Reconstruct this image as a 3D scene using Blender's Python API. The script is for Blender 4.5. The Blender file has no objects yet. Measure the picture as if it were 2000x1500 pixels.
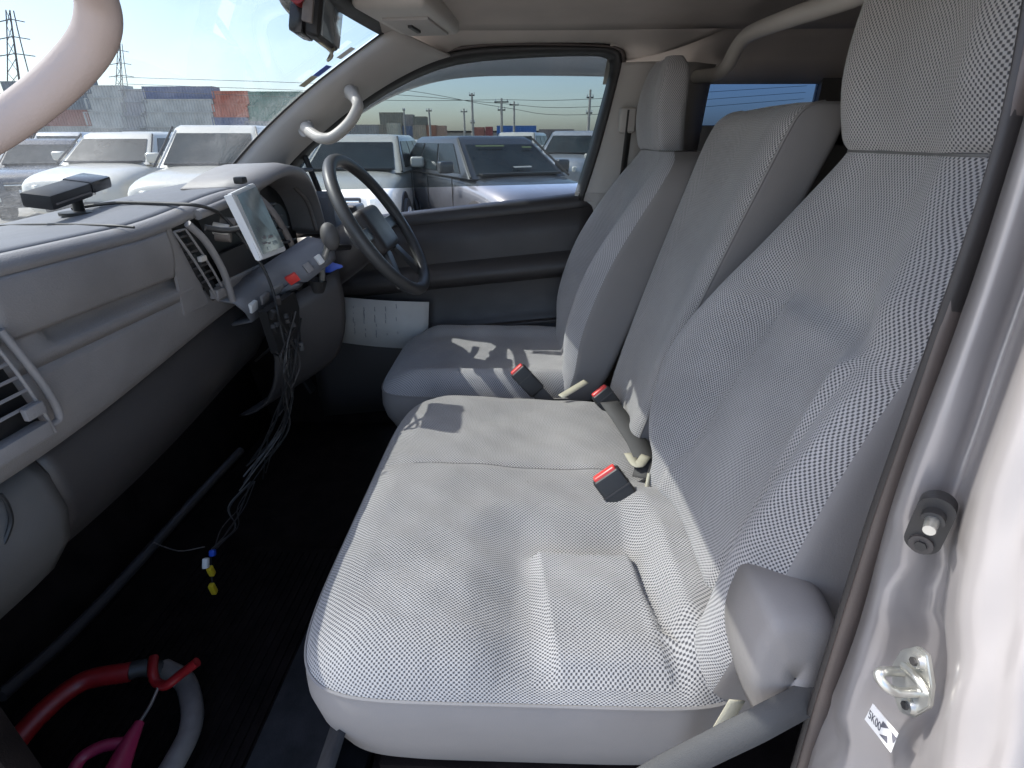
import bpy, bmesh, math, random
from mathutils import Vector, Matrix
R = math.radians
random.seed(7)
SC = bpy.context.scene
COL = SC.collection

# ------------------------------------------------------------------ camera, sky, sun, exposure
CAM = Vector((-.32, 0, 1.58)); PITCH = R(25.6); YAW = R(1.6)
FWD = Vector((math.cos(PITCH)*math.cos(YAW), math.cos(PITCH)*math.sin(YAW), -math.sin(PITCH)))
RGT = Vector((math.sin(YAW), -math.cos(YAW), 0)); UPV = RGT.cross(FWD)
cd = bpy.data.cameras.new('camera'); cam = bpy.data.objects.new('camera', cd); COL.objects.link(cam)
cd.sensor_width = 36; cd.lens = 18; cd.clip_start = .02; cd.clip_end = 3000
cam.matrix_world = Matrix((( RGT.x, UPV.x, -FWD.x, CAM.x), (RGT.y, UPV.y, -FWD.y, CAM.y), (RGT.z, UPV.z, -FWD.z, CAM.z), (0, 0, 0, 1)))
SC.camera = cam
SUN = Vector((.12, .87, 1.0)).normalized()
W = bpy.data.worlds.new('World'); SC.world = W; W.use_nodes = True
wn = W.node_tree.nodes; wl = W.node_tree.links
bg = wn['Background']; sky = wn.new('ShaderNodeTexSky'); sky.sky_type = 'NISHITA'; sky.sun_disc = False
sky.sun_elevation = math.asin(SUN.z); sky.sun_rotation = math.atan2(SUN.x, SUN.y)
sky.dust_density = 2.0; sky.air_density = .85; sky.ozone_density = 1.6
wl.new(sky.outputs[0], bg.inputs[0]); bg.inputs[1].default_value = .15
sl = bpy.data.lights.new('sun', 'SUN'); sl.energy = 2.6; sl.angle = R(.5); sl.color = (1, .965, .91)
so = bpy.data.objects.new('sun', sl); COL.objects.link(so); so.rotation_euler = SUN.to_track_quat('Z', 'Y').to_euler()
SC.view_settings.view_transform = 'Standard'; SC.view_settings.look = 'None'
SC.view_settings.exposure = 1.88; SC.view_settings.gamma = 1
SC.cycles.max_bounces = 7; SC.cycles.transparent_max_bounces = 12; SC.cycles.diffuse_bounces = 5; SC.cycles.glossy_bounces = 3

# ------------------------------------------------------------------ layout helper: photo point + a known plane -> place in the van
def px(u, v, x=None, y=None, z=None):
    d = FWD*1000 + RGT*(u-1000) + UPV*(750-v)
    if x is not None: t = (x-CAM.x)/d.x
    elif y is not None: t = (y-CAM.y)/d.y
    else: t = (z-CAM.z)/d.z
    return CAM + d*t

# ------------------------------------------------------------------ materials
MATS = {}
def mat(name, col, rough=.6, metal=0, bump=0, bscale=400, var=.06, vscale=6, spec=.5, sheen=0, emit=None, coat=0):
    m = bpy.data.materials.new(name); m.use_nodes = True; nt = m.node_tree; n = nt.nodes; l = nt.links
    b = n['Principled BSDF']; b.inputs['Roughness'].default_value = rough; b.inputs['Metallic'].default_value = metal
    b.inputs['Specular IOR Level'].default_value = spec
    if sheen: b.inputs['Sheen Weight'].default_value = sheen
    if coat: b.inputs['Coat Weight'].default_value = coat; b.inputs['Coat Roughness'].default_value = .08
    tc = n.new('ShaderNodeTexCoord')
    nz = n.new('ShaderNodeTexNoise'); nz.inputs['Scale'].default_value = vscale; nz.inputs['Detail'].default_value = 3
    l.new(tc.outputs['Object'], nz.inputs['Vector'])
    r = n.new('ShaderNodeMapRange'); r.inputs[1].default_value = .3; r.inputs[2].default_value = .7
    r.inputs[3].default_value = 1-var*1.6; r.inputs[4].default_value = 1+var
    l.new(nz.outputs['Fac'], r.inputs[0])
    mx = n.new('ShaderNodeMix'); mx.data_type = 'RGBA'; mx.blend_type = 'MULTIPLY'; mx.inputs[0].default_value = 1
    mx.inputs[6].default_value = (*col, 1); l.new(r.outputs[0], mx.inputs[7]); l.new(mx.outputs[2], b.inputs['Base Color'])
    r2 = n.new('ShaderNodeMapRange'); r2.inputs[3].default_value = max(.03, rough-.08); r2.inputs[4].default_value = min(1, rough+.1)
    nz2 = n.new('ShaderNodeTexNoise'); nz2.inputs['Scale'].default_value = vscale*3.3; l.new(tc.outputs['Object'], nz2.inputs['Vector'])
    l.new(nz2.outputs['Fac'], r2.inputs[0]); l.new(r2.outputs[0], b.inputs['Roughness'])
    if bump:
        nb = n.new('ShaderNodeTexNoise'); nb.inputs['Scale'].default_value = bscale; nb.inputs['Detail'].default_value = 3
        l.new(tc.outputs['Object'], nb.inputs['Vector'])
        bp = n.new('ShaderNodeBump'); bp.inputs['Strength'].default_value = bump; bp.inputs['Distance'].default_value = .001
        l.new(nb.outputs['Fac'], bp.inputs['Height']); l.new(bp.outputs[0], b.inputs['Normal'])
    if emit: b.inputs['Emission Color'].default_value = (*emit[0], 1); b.inputs['Emission Strength'].default_value = emit[1]
    MATS[name] = m; return m

def fabric(name, light, dark, p=.0050, q=.0061, bump=.7):
    m = bpy.data.materials.new(name); m.use_nodes = True; nt = m.node_tree; n = nt.nodes; l = nt.links
    b = n['Principled BSDF']; b.inputs['Roughness'].default_value = .9; b.inputs['Specular IOR Level'].default_value = .2
    b.inputs['Sheen Weight'].default_value = .25; b.inputs['Sheen Roughness'].default_value = .5
    uv = n.new('ShaderNodeUVMap'); sp = n.new('ShaderNodeSeparateXYZ')
    nzw = n.new('ShaderNodeTexNoise'); nzw.inputs['Scale'].default_value = 9; l.new(uv.outputs[0], nzw.inputs['Vector'])
    va = n.new('ShaderNodeVectorMath'); va.operation = 'MULTIPLY_ADD'; l.new(nzw.outputs['Color'], va.inputs[0])
    va.inputs[1].default_value = (.012, .012, 0); l.new(uv.outputs[0], va.inputs[2]); l.new(va.outputs[0], sp.inputs[0])
    def cosn(out, per):
        mu = n.new('ShaderNodeMath'); mu.operation = 'MULTIPLY'; mu.inputs[1].default_value = 2*math.pi/per; l.new(out, mu.inputs[0])
        c = n.new('ShaderNodeMath'); c.operation = 'COSINE'; l.new(mu.outputs[0], c.inputs[0]); return c.outputs[0]
    pr = n.new('ShaderNodeMath'); pr.operation = 'MULTIPLY'; l.new(cosn(sp.outputs[0], p), pr.inputs[0]); l.new(cosn(sp.outputs[1], q), pr.inputs[1])
    mr = n.new('ShaderNodeMapRange'); mr.inputs[1].default_value = -.15; mr.inputs[2].default_value = .55; l.new(pr.outputs[0], mr.inputs[0])
    mx = n.new('ShaderNodeMix'); mx.data_type = 'RGBA'; mx.inputs[6].default_value = (*light, 1); mx.inputs[7].default_value = (*dark, 1)
    l.new(mr.outputs[0], mx.inputs[0])
    nz = n.new('ShaderNodeTexNoise'); nz.inputs['Scale'].default_value = 5; nz.inputs['Detail'].default_value = 6; l.new(uv.outputs[0], nz.inputs['Vector'])
    r = n.new('ShaderNodeMapRange'); r.inputs[1].default_value = .3; r.inputs[2].default_value = .7; r.inputs[3].default_value = .80; r.inputs[4].default_value = 1.07
    l.new(nz.outputs['Fac'], r.inputs[0])
    m2 = n.new('ShaderNodeMix'); m2.data_type = 'RGBA'; m2.blend_type = 'MULTIPLY'; m2.inputs[0].default_value = 1
    l.new(mx.outputs[2], m2.inputs[6]); l.new(r.outputs[0], m2.inputs[7]); l.new(m2.outputs[2], b.inputs['Base Color'])
    bp = n.new('ShaderNodeBump'); bp.inputs['Strength'].default_value = bump; bp.inputs['Distance'].default_value = .0012; bp.invert = True
    nw = n.new('ShaderNodeTexNoise'); nw.inputs['Scale'].default_value = 22; nw.inputs['Detail'].default_value = 3; l.new(uv.outputs[0], nw.inputs['Vector'])
    b2 = n.new('ShaderNodeBump'); b2.inputs['Strength'].default_value = .35; b2.inputs['Distance'].default_value = .008; l.new(nw.outputs['Fac'], b2.inputs['Height']); l.new(b2.outputs[0], bp.inputs['Normal'])
    l.new(mr.outputs[0], bp.inputs['Height']); l.new(bp.outputs[0], b.inputs['Normal'])
    MATS[name] = m; return m

def glass(name, tint, gloss=.06, dust=0, dustcol=(.8, .82, .8), dscale=5, rough=.02, fine=0):
    m = bpy.data.materials.new(name); m.use_nodes = True; nt = m.node_tree; n = nt.nodes; l = nt.links
    n.remove(n['Principled BSDF']); out = n['Material Output']
    t = n.new('ShaderNodeBsdfTransparent'); t.inputs[0].default_value = (*tint, 1)
    g = n.new('ShaderNodeBsdfGlossy'); g.inputs['Roughness'].default_value = rough
    fr = n.new('ShaderNodeFresnel'); fr.inputs[0].default_value = 1.35
    fm = n.new('ShaderNodeMath'); fm.operation = 'MULTIPLY'; fm.inputs[1].default_value = gloss*10; l.new(fr.outputs[0], fm.inputs[0])
    fm.use_clamp = True
    m1 = n.new('ShaderNodeMixShader'); l.new(fm.outputs[0], m1.inputs[0]); l.new(t.outputs[0], m1.inputs[1]); l.new(g.outputs[0], m1.inputs[2])
    last = m1.outputs[0]
    if dust:
        tr = n.new('ShaderNodeBsdfTranslucent'); tr.inputs[0].default_value = (*dustcol, 1)
        df = n.new('ShaderNodeBsdfDiffuse'); df.inputs[0].default_value = (*dustcol, 1)
        md = n.new('ShaderNodeMixShader'); md.inputs[0].default_value = .4; l.new(tr.outputs[0], md.inputs[1]); l.new(df.outputs[0], md.inputs[2])
        tc = n.new('ShaderNodeTexCoord')
        a = n.new('ShaderNodeTexNoise'); a.inputs['Scale'].default_value = dscale; a.inputs['Detail'].default_value = 3; l.new(tc.outputs['Object'], a.inputs['Vector'])
        ar = n.new('ShaderNodeMapRange'); ar.inputs[1].default_value = .42; ar.inputs[2].default_value = .66; l.new(a.outputs['Fac'], ar.inputs[0])
        c = n.new('ShaderNodeTexNoise'); c.inputs['Scale'].default_value = 160; c.inputs['Detail'].default_value = 4; l.new(tc.outputs['Object'], c.inputs['Vector'])
        cr = n.new('ShaderNodeMapRange'); cr.inputs[1].default_value = .38; cr.inputs[2].default_value = .7; cr.inputs[3].default_value = .35; cr.inputs[4].default_value = 1; l.new(c.outputs['Fac'], cr.inputs[0])
        mu = n.new('ShaderNodeMath'); mu.operation = 'MULTIPLY'; l.new(ar.outputs[0], mu.inputs[0]); l.new(cr.outputs[0], mu.inputs[1])
        m3 = n.new('ShaderNodeMath'); m3.operation = 'MULTIPLY_ADD'; l.new(mu.outputs[0], m3.inputs[0]); m3.inputs[1].default_value = dust; m3.inputs[2].default_value = fine
        m2 = n.new('ShaderNodeMixShader'); l.new(m3.outputs[0], m2.inputs[0]); l.new(last, m2.inputs[1]); l.new(md.outputs[0], m2.inputs[2]); last = m2.outputs[0]
    l.new(last, out.inputs['Surface']); MATS[name] = m; return m

fabric('fabric', (.40, .378, .36), (.078, .075, .078))
fabric('fabric_drv_lit', (.41, .395, .39), (.17, .165, .175), .0050, .0060, .5)  # lighter copy of the weave; sky light through the windscreen put into its colour
mat('vinyl', (.20, .185, .175), .62, bump=.25, bscale=500, var=.04)
mat('vinyl_dark', (.11, .105, .10), .55, bump=.25, bscale=500)
mat('dash_grey', (.235, .22, .215), .5, bump=.7, bscale=420, var=.07, vscale=11)
mat('dash_top', (.165, .168, .185), .7, bump=.4, bscale=500, var=.07)
mat('dash_dark', (.044, .039, .038), .5, bump=.3, bscale=500)
mat('trim_beige', (.40, .375, .35), .6, bump=.3, bscale=350, var=.05)
mat('handle_beige', (.48, .45, .41), .45, bump=.15, bscale=350, var=.05)
mat('handle_pink', (.36, .29, .26), .45, bump=.2, bscale=350, var=.06)
mat('headliner', (.45, .405, .365), .95, bump=.6, bscale=900, var=.06, spec=.1)
mat('black', (.022, .021, .021), .5, bump=.15, bscale=400)
mat('black_gloss', (.02, .02, .022), .18)
mat('rubber', (.022, .019, .018), .55, bump=.2, bscale=300, var=.15)
mat('rubber_brown', (.075, .06, .053), .5, bump=.2, bscale=300, var=.15)
mat('carpet', (.011, .0075, .0068), .95, bump=.9, bscale=700, var=.3, vscale=15, spec=.1)
mat('mat_grey', (.026, .025, .026), .85, bump=.8, bscale=250, var=.25, vscale=20, spec=.2)
mat('silver', (.285, .27, .268), .33, metal=.35, var=.05, vscale=9, coat=.5)
mat('steel', (.55, .55, .52), .32, metal=.9, var=.15, vscale=40)
mat('red_button', (.75, .06, .05), .35)
mat('red_paint', (.24, .010, .012), .38, var=.15, vscale=20)
mat('pink_paint', (.26, .02, .06), .35, var=.1)
mat('grey_tube', (.17, .145, .13), .6, bump=.3, bscale=200, var=.15, vscale=25)
mat('yellow', (.7, .5, .03), .4)
mat('blue_tag', (.02, .08, .5), .4)
mat('white_plastic', (.74, .73, .71), .45, var=.03)
mat('paper', (.55, .53, .50), .8, var=.05, vscale=12)
mat('ink', (.10, .10, .12), .8); mat('faint_ink', (.30, .30, .32), .8)
mat('cream', (.40, .37, .28), .6, bump=.4, bscale=600, var=.08)
mat('belt', (.06, .058, .056), .7, bump=.5, bscale=900, var=.06)
mat('steer', (.055, .055, .055), .42, bump=.3, bscale=700, var=.08)
mat('asphalt', (.31, .29, .26), .9, bump=.5, bscale=40, var=.15, vscale=.6)
mat('concrete', (.36, .34, .31), .9, var=.1, vscale=2)
mat('tyre', (.03, .03, .03), .8); mat('rim', (.5, .5, .5), .35, metal=.7)
mat('lamp', (.75, .73, .65), .15, spec=.8); mat('car_glass', (.02, .03, .034), .2, var=.3, vscale=1.5, spec=.25)
mat('screen', (.22, .26, .26), .12, var=.25, vscale=22, spec=.8)
mat('screen_dark', (.14, .16, .17), .12, spec=.8)
mat('chrome', (.7, .7, .7), .12, metal=1)
glass('windscreen_glass', (.42, .45, .455), .018, dust=.09, fine=.005, dscale=3.2)
glass('window_glass', (.45, .48, .485), .03, dust=.03, fine=.006)
glass('privacy_glass', (.22, .28, .38), .05)
glass('smoke', (.42, .41, .41), .03, dust=.25, fine=.38, dustcol=(.75, .72, .72))

# ------------------------------------------------------------------ mesh helpers
def link(name, me, m=None, parent=None, smooth=True):
    o = bpy.data.objects.new(name, me); COL.objects.link(o)
    if m: me.materials.append(MATS[m])
    if smooth:
        for p in me.polygons: p.use_smooth = True
    if parent: o.parent = parent
    return o
def pyd(name, v, f, m=None, parent=None, smooth=True, uv=None, auto=None):
    me = bpy.data.meshes.new(name); me.from_pydata([tuple(q) for q in v], [], f)
    if uv is not None:
        ul = me.uv_layers.new(name='UVMap')
        for lp in me.loops: ul.data[lp.index].uv = uv[lp.vertex_index]
    bm = bmesh.new(); bm.from_mesh(me); bmesh.ops.recalc_face_normals(bm, faces=bm.faces)
    bm.to_mesh(me); bm.free()
    o = link(name, me, m, parent, smooth)
    if auto: me.set_sharp_from_angle(angle=R(auto))
    return o
def grid(name, rows, m, parent=None, thick=0, uv=None, close=False, sub=0, auto=None, capends=False):
    n = len(rows[0]); v = [p for r in rows for p in r]; f = []
    for i in range(len(rows)-1):
        for j in range(n if close else n-1):
            k = (j+1) % n; f.append((i*n+j, i*n+k, (i+1)*n+k, (i+1)*n+j))
    if capends: f.append(tuple(range(n))[::-1]); f.append(tuple((len(rows)-1)*n+j for j in range(n)))
    o = pyd(name, v, f, m, parent, True, uv, auto)
    if thick:
        s = o.modifiers.new('s', 'SOLIDIFY'); s.thickness = thick; s.offset = 0
    if sub:
        s = o.modifiers.new('d', 'SUBSURF'); s.levels = sub; s.render_levels = sub
    return o
def bmo(name, bm, m, parent=None, smooth=True, auto=35):
    me = bpy.data.meshes.new(name); bmesh.ops.recalc_face_normals(bm, faces=bm.faces); bm.to_mesh(me); bm.free()
    o = link(name, me, m, parent, smooth)
    if smooth: me.set_sharp_from_angle(angle=R(auto))
    return o
def frame(c, ax=None, ay=None, az=None):
    """matrix with origin c and given axes"""
    if ax is None: ax = Vector((1, 0, 0))
    if az is None and ay is None: az = Vector((0, 0, 1))
    ax = Vector(ax).normalized()
    if ay is not None:
        ay = Vector(ay); ay = (ay-ax*ay.dot(ax)).normalized(); az = ax.cross(ay)
    else:
        az = Vector(az); az = (az-ax*az.dot(ax)).normalized(); ay = az.cross(ax)
    return Matrix(((ax.x, ay.x, az.x, c[0]), (ax.y, ay.y, az.y, c[1]), (ax.z, ay.z, az.z, c[2]), (0, 0, 0, 1)))
def bbox(bm, size, M=None, bev=0, seg=2):
    r = bmesh.ops.create_cube(bm, size=1, matrix=Matrix.Diagonal((*size, 1)))
    vs = r['verts']
    if bev:
        es = list({e for v in vs for e in v.link_edges})
        rr = bmesh.ops.bevel(bm, geom=es, offset=bev, segments=seg, affect='EDGES', profile=.6)
        vs = list({v for f in rr['faces'] for v in f.verts} | {v for v in vs if v.is_valid})
    if M is not None: bmesh.ops.transform(bm, matrix=M, verts=vs)
def box(name, c, size, m, parent=None, bev=.004, M=None, seg=2):
    bm = bmesh.new(); bbox(bm, size, M if M is not None else Matrix.Translation(c), bev, seg); return bmo(name, bm, m, parent)
def spline(pts, n):
    """Catmull-Rom through pts, n samples per span"""
    P = [Vector(p) for p in pts]; P = [P[0]*2-P[1]]+P+[P[-1]*2-P[-2]]; o = []
    for i in range(1, len(P)-2):
        for k in range(n):
            t = k/n; a, b, c, d = P[i-1:i+3]
            o.append(.5*((2*b)+(c-a)*t+(2*a-5*b+4*c-d)*t*t+(3*b-a-3*c+d)*t**3))
    o.append(P[-2]); return o
def tube(name, pts, r, m, parent=None, n=10, sm=6, cap=True, flat=None):
    P = spline(pts, sm) if sm else [Vector(p) for p in pts]
    rs = r if callable(r) else (lambda t: r)
    rows = []; up = None
    for i, p in enumerate(P):
        t = (P[min(i+1, len(P)-1)]-P[max(i-1, 0)]).normalized()
        if up is None:
            up = Vector((0, 0, 1)) if abs(t.z) < .9 else Vector((1, 0, 0))
        a = (up-t*up.dot(t)).normalized(); b = t.cross(a); up = a
        rr = rs(i/(len(P)-1)); k = flat or 1
        rows.append([p+a*rr*math.cos(q*2*math.pi/n)*k+b*rr*math.sin(q*2*math.pi/n) for q in range(n)])
    return grid(name, rows, m, parent, close=True, capends=cap, auto=50)
def ribbon(name, pts, w, nrm, m, parent=None, thick=.0015, sm=6):
    P = spline(pts, sm); rows = []
    for i, p in enumerate(P):
        t = (P[min(i+1, len(P)-1)]-P[max(i-1, 0)]).normalized()
        s = t.cross(Vector(nrm)).normalized()*w/2
        rows.append([p-s, p, p+s])
    return grid(name, rows, m, parent, thick)
def slab(name, poly, nrm, th, m, parent=None, bev=0):
    """flat polygon with thickness along nrm"""
    nv = Vector(nrm).normalized()*th; bm = bmesh.new()
    a = [bm.verts.new(Vector(p)) for p in poly]; fc = bm.faces.new(a)
    r = bmesh.ops.extrude_face_region(bm, geom=[fc]); vs = [e for e in r['geom'] if isinstance(e, bmesh.types.BMVert)]
    bmesh.ops.translate(bm, verts=vs, vec=nv)
    if bev: bmesh.ops.bevel(bm, geom=[e for e in bm.edges], offset=bev, segments=2, affect='EDGES')
    return bmo(name, bm, m, parent)
def disc(bm, r, h, M, seg=20, r2=None):
    bmesh.ops.create_cone(bm, cap_ends=True, segments=seg, radius1=r, radius2=r if r2 is None else r2, depth=h, matrix=M)
def empty(name, loc, label, cat, group=None):
    o = bpy.data.objects.new(name, None); COL.objects.link(o); o.empty_display_size = .1
    # world-space part coordinates are kept: parts get the inverse offset
    o['label'] = label; o['category'] = cat
    if group: o['group'] = group
    BASE.append((o, Vector(loc))); return o
BASE = []
def tag(o, label, cat, group=None, kind=None):
    o['label'] = label
    if cat: o['category'] = cat
    if group: o['group'] = group
    if kind: o['kind'] = kind
    return o
def lerp(a, b, t): return a+(b-a)*t
def sstep(a, b, x):
    t = max(0, min(1, (x-a)/(b-a))); return t*t*(3-2*t)
def interp(tab, z):
    if z <= tab[0][0]: return list(tab[0][1:])
    for a, b in zip(tab, tab[1:]):
        if z <= b[0]:
            t = (z-a[0])/(b[0]-a[0]); return [lerp(p, q, t) for p, q in zip(a[1:], b[1:])]
    return list(tab[-1][1:])
def smooth_tab(tab, n):
    P = spline([Vector(r) if len(r) == 3 else r for r in tab], n) if len(tab[0]) == 3 else None
    return P

# ------------------------------------------------------------------ THE LOT OUTSIDE
gm = bmesh.new(); bmesh.ops.create_grid(gm, x_segments=2, y_segments=2, size=900)
g = bmo('ground', gm, 'asphalt', smooth=False); g['kind'] = 'structure'; g['label'] = 'grey asphalt of the vehicle lot'

def make_container(name, loc, size, col, label, cat='container', rz=0, group='stacked shipping containers'):
    key = 'ct_%d_%d_%d' % tuple(int(c*255) for c in col)
    if key not in MATS: mat(key, col, .7, var=.12, vscale=.5)
    L, D, H = size; bm = bmesh.new()
    # corrugated long wall: alternating ribs all round, top and bottom rails and corner posts
    e = empty(name, loc, label, cat, group)
    nr = max(6, int(L/.55)); v = []; f = []
    pts = []
    def wall(p0, p1, n, nx, ny):
        for i in range(n):
            for k, off in ((.08, 0), (.42, 0), (.5, -.09), (.92, -.09)):
                t = (i+k)/n; pts.append((lerp(p0[0], p1[0], t)+nx*off, lerp(p0[1], p1[1], t)+ny*off))
    h, d = L/2, D/2
    wall((-d, h), (-d, -h), nr, -1, 0); wall((-d, -h), (d, -h), 4, 0, -1); wall((d, -h), (d, h), nr, 1, 0); wall((d, h), (-d, h), 4, 0, 1)
    rows = [[Vector((x, y, z)) for x, y in pts] for z in (.12, H-.1)]
    o = grid('wall_panel', rows, key, e, close=True, capends=True); o.location = Vector(loc)
    for p in o.data.polygons: p.use_smooth = False
    bm = bmesh.new()
    for z in (.07, H-.06):
        for s in (-1, 1):
            bbox(bm, (.1, L, .12), Matrix.Translation((s*d, 0, z))); bbox(bm, (D-.1, .1, .12), Matrix.Translation((0, s*(h-.05), z)))
    for sx in (-1, 1):
        for sy in (-1, 1): bbox(bm, (.16, .16, H-.01), Matrix.Translation((sx*(d-.03), sy*(h-.06), H/2)))
    o = bmo('frame', bm, key, e, smooth=False); o.location = Vector(loc)
    return e
CX = 108
def stack(u0, u1, vs, cols, labels, X=CX, dep=2.4):
    for (v0, v1), c, lb in zip(vs, cols, labels):
        a = px(u0, v1, x=X); b = px(u1, v0, x=X); y0, y1 = sorted((a.y, b.y))
        # the row heights are taken at the stack's middle
        m0 = px((u0+u1)/2, v0, x=X).z; m1 = px((u0+u1)/2, v1, x=X).z
        make_container('shipping_container', (X+dep/2, (y0+y1)/2, min(m0, m1)), (abs(y1-y0)-.15, dep, abs(m0-m1)-.04), c, lb)
GREY = (.40, .40, .37); PALE = (.52, .52, .48); BLUE = (.10, .14, .26); RED = (.50, .13, .07); BROWN = (.32, .13, .10); SLATE = (.20, .23, .25); OCHRE = (.50, .36, .13); TEAL = (.06, .19, .15)
stack(8, 62, [(158, 182), (182, 206), (206, 232), (232, 290)], [SLATE, OCHRE, SLATE, BROWN],
      ['slate container on top of the leftmost far stack', 'ochre container in the leftmost far stack', 'slate container under the ochre one', 'brown container at the foot of the leftmost stack'])
stack(64, 170, [(153, 183), (183, 214), (214, 246), (246, 290)], [(.16, .19, .21), SLATE, BROWN, GREY],
      ['dark slate container topping the stack behind the grab handle', 'slate container with pale lettering seen below the grab handle', 'brownish red container right of the grab handle', 'grey container hidden low behind the left white car'])
stack(171, 242, [(166, 191), (191, 218), (218, 250), (250, 292)], [PALE, PALE, (.48, .49, .46), GREY],
      ['pale grey container topping the stack left of the small pylon', 'pale grey container second from top under the small pylon', 'pale grey container third from top above the left white car', 'grey container at the foot of the stack under the small pylon'])
stack(243, 281, [(173, 200), (200, 226), (226, 255), (255, 292)], [(.42, .42, .42), (.42, .41, .41), (.39, .39, .38), GREY],
      ['narrow grey container topping the stack beside the blue one', 'narrow grey container second from top beside the blue stack', 'narrow grey container third from top beside the long pale ones', 'narrow grey container at the foot of the stack left of the off-roader'])
stack(282, 415, [(168, 193), (193, 219), (219, 248), (248, 292)], [BLUE, PALE, (.50, .50, .46), GREY],
      ['long navy blue container on top of two pale ones', 'long pale container directly under the navy blue one', 'long pale container two below the navy blue one', 'long grey container behind the white off-roader roof'])
stack(418, 484, [(177, 203), (203, 229), (229, 254), (254, 292)], [RED, RED, BLUE, GREY],
      ['orange red container on top of its stack', 'orange red container second from top', 'blue container under the two orange red ones', 'grey container under the blue one'])
stack(488, 590, [(178, 206), (206, 236), (236, 290)], [TEAL, TEAL, SLATE],
      ['dark green container beside the pillar on top', 'dark green container second from top beside the pillar', 'slate container under the dark green ones'])
X2 = 125
stack(676, 740, [(243, 272)], [(.42, .40, .38)], ['low grey container beyond the white hatchback'], X2)
stack(742, 786, [(219, 243), (243, 275)], [(.34, .31, .24), (.38, .33, .26)], ['olive container on top of the far left tower', 'olive container under the topmost one of the far tower'], X2)
stack(757, 778, [(240, 276)], [(.60, .56, .45)], ['cream container standing before the olive tower'], X2-6)
stack(787, 806, [(223, 246), (246, 276)], [(.42, .37, .33), (.22, .27, .38)], ['taupe container above the small blue one', 'small blue grey container under the taupe one'], X2)
stack(807, 832, [(227, 244), (244, 276)], [(.30, .28, .22), (.56, .46, .34)], ['olive container on the right of the far tower', 'tan container under the right olive one'], X2)
stack(834, 852, [(244, 274)], [(.45, .20, .12)], ['rust orange container right of the far tower'], X2)
stack(854, 870, [(245, 274)], [(.50, .33, .24)], ['pinkish tan container beside the rust orange one'], X2)
stack(921, 946, [(248, 276)], [(.42, .16, .12)], ['dull red container left of the bright blue one'], X2)
stack(948, 962, [(247, 276)], [(.38, .08, .08)], ['dark red container touching the bright blue one'], X2)
stack(970, 1048, [(245, 278)], [(.04, .16, .45)], ['bright blue container above the dark wagon roof'], X2)
stack(1052, 1122, [(252, 278)], [(.22, .19, .19)], ['dark brown container right of the bright blue one'], X2)
# low warehouse on the horizon
e = empty('warehouse', (150, 0, 0), 'long low pale warehouse far beyond the parked cars', 'building')
o = box('wall', (150, -30, 1.5), (10, 150, 3.0), 'concrete', e, .02); o = box('roof', (150, -30, 3.2), (11, 152, .4), 'mat_grey', e, .02)

def pole(u, vt, X, label, arms, lean=0):
    b = px(u, 268, x=X); t = px(u, vt, x=X); e = empty('utility_pole', (X, b.y, 0), label, 'pole', 'utility poles beyond the lot')
    h = t.z
    tube('post', [(X, b.y, 0), (X, b.y+lean*h/2, h/2), (X, b.y+lean*h, h)], lambda s: .26-.10*s, 'concrete', e, 8, 2)
    for k, (dz, w) in enumerate(arms):
        box('cross_arm', (X, b.y+lean*(h-dz), h-dz), (.16, w, .18), 'mat_grey', e, 0)
        for s in (-.42, .42): box('insulator', (X, b.y+s*w, h-dz+.25), (.14, .14, .3), 'white_plastic', e, 0)
    return Vector((X, b.y, h))
pole(924, 182, 95, 'tall thin mast with a lamp head right of the container tower', [(.3, .9), (4.3, .7)])
A_ = pole(980, 192, 90, 'utility pole with a wide cross arm above the blue container', [(.5, 2.2), (1.6, 1.2)])
B_ = pole(1004, 198, 110, 'thin utility pole just right of the wide cross arm pole', [(.6, 1.8)])
C_ = pole(1148, 175, 85, 'utility pole at the right end of the driver window', [(1.0, 1.0), (3.0, .9)])
pole(841, 212, 110, 'short pole over the rust orange container', [(.4, 1.1)])
pole(908, 212, 120, 'short pole left of the tall thin mast', [(.6, 1.4)])
pole(793, 212, 122, 'short stub pole on the far container tower', [(.3, .5)])
for k in range(3):
    w_ = tube('power_line', [A_+Vector((0, 60, 1.2+k*.9)), A_+Vector((0, 20, -.2+k*.9)), A_+Vector((0, 0, -.2-k*.5)), C_+Vector((0, 0, -1.2-k)), C_+Vector((20, -40, 2-k))], .035, 'black', None, 5, 6)
    tag(w_, ['highest thin power line strung between the utility poles', 'middle thin power line strung between the utility poles', 'lowest thin power line strung between the utility poles'][k], 'power line', 'power lines')
def pylon(u0, vt, X, label, lean_u):
    b = px(u0, 262, x=X); t = px(u0-lean_u, vt, x=X); e = empty('lattice_pylon', (X, b.y, 0), label, 'pylon')
    h = t.z; n = 9; leg = []
    half = lambda s: 2.6*(1-s)**1.2+.5
    for sx in (-1, 1):
        for sy in (-1, 1):
            leg = [(X+sx*half(i/n), lerp(b.y, t.y, i/n)+sy*half(i/n), h*i/n) for i in range(n+1)]
            tube('leg', leg, .13, 'mat_grey', e, 5, 1)
    for i in range(n):
        a, c = half(i/n), half((i+1)/n); y0, y1 = lerp(b.y, t.y, i/n), lerp(b.y, t.y, (i+1)/n)
        for s in (-1, 1):
            tube('brace', [(X-a, y0+s*a, h*i/n), (X-c, y1-s*c, h*(i+1)/n)], .08, 'mat_grey', e, 4, 1)
    for k, w in ((.68, 5), (.8, 4.2), (.92, 3.4)):
        yy = lerp(b.y, t.y, k); tube('cross_arm', [(X, yy-w, h*k), (X, yy, h*k+.6), (X, yy+w, h*k)], .12, 'mat_grey', e, 5, 1)
pylon(47, 20, 150, 'tall lattice pylon seen through the near grab handle', 28)
pylon(238, 85, 230, 'small distant lattice pylon left of the navy container', 4)

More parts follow.
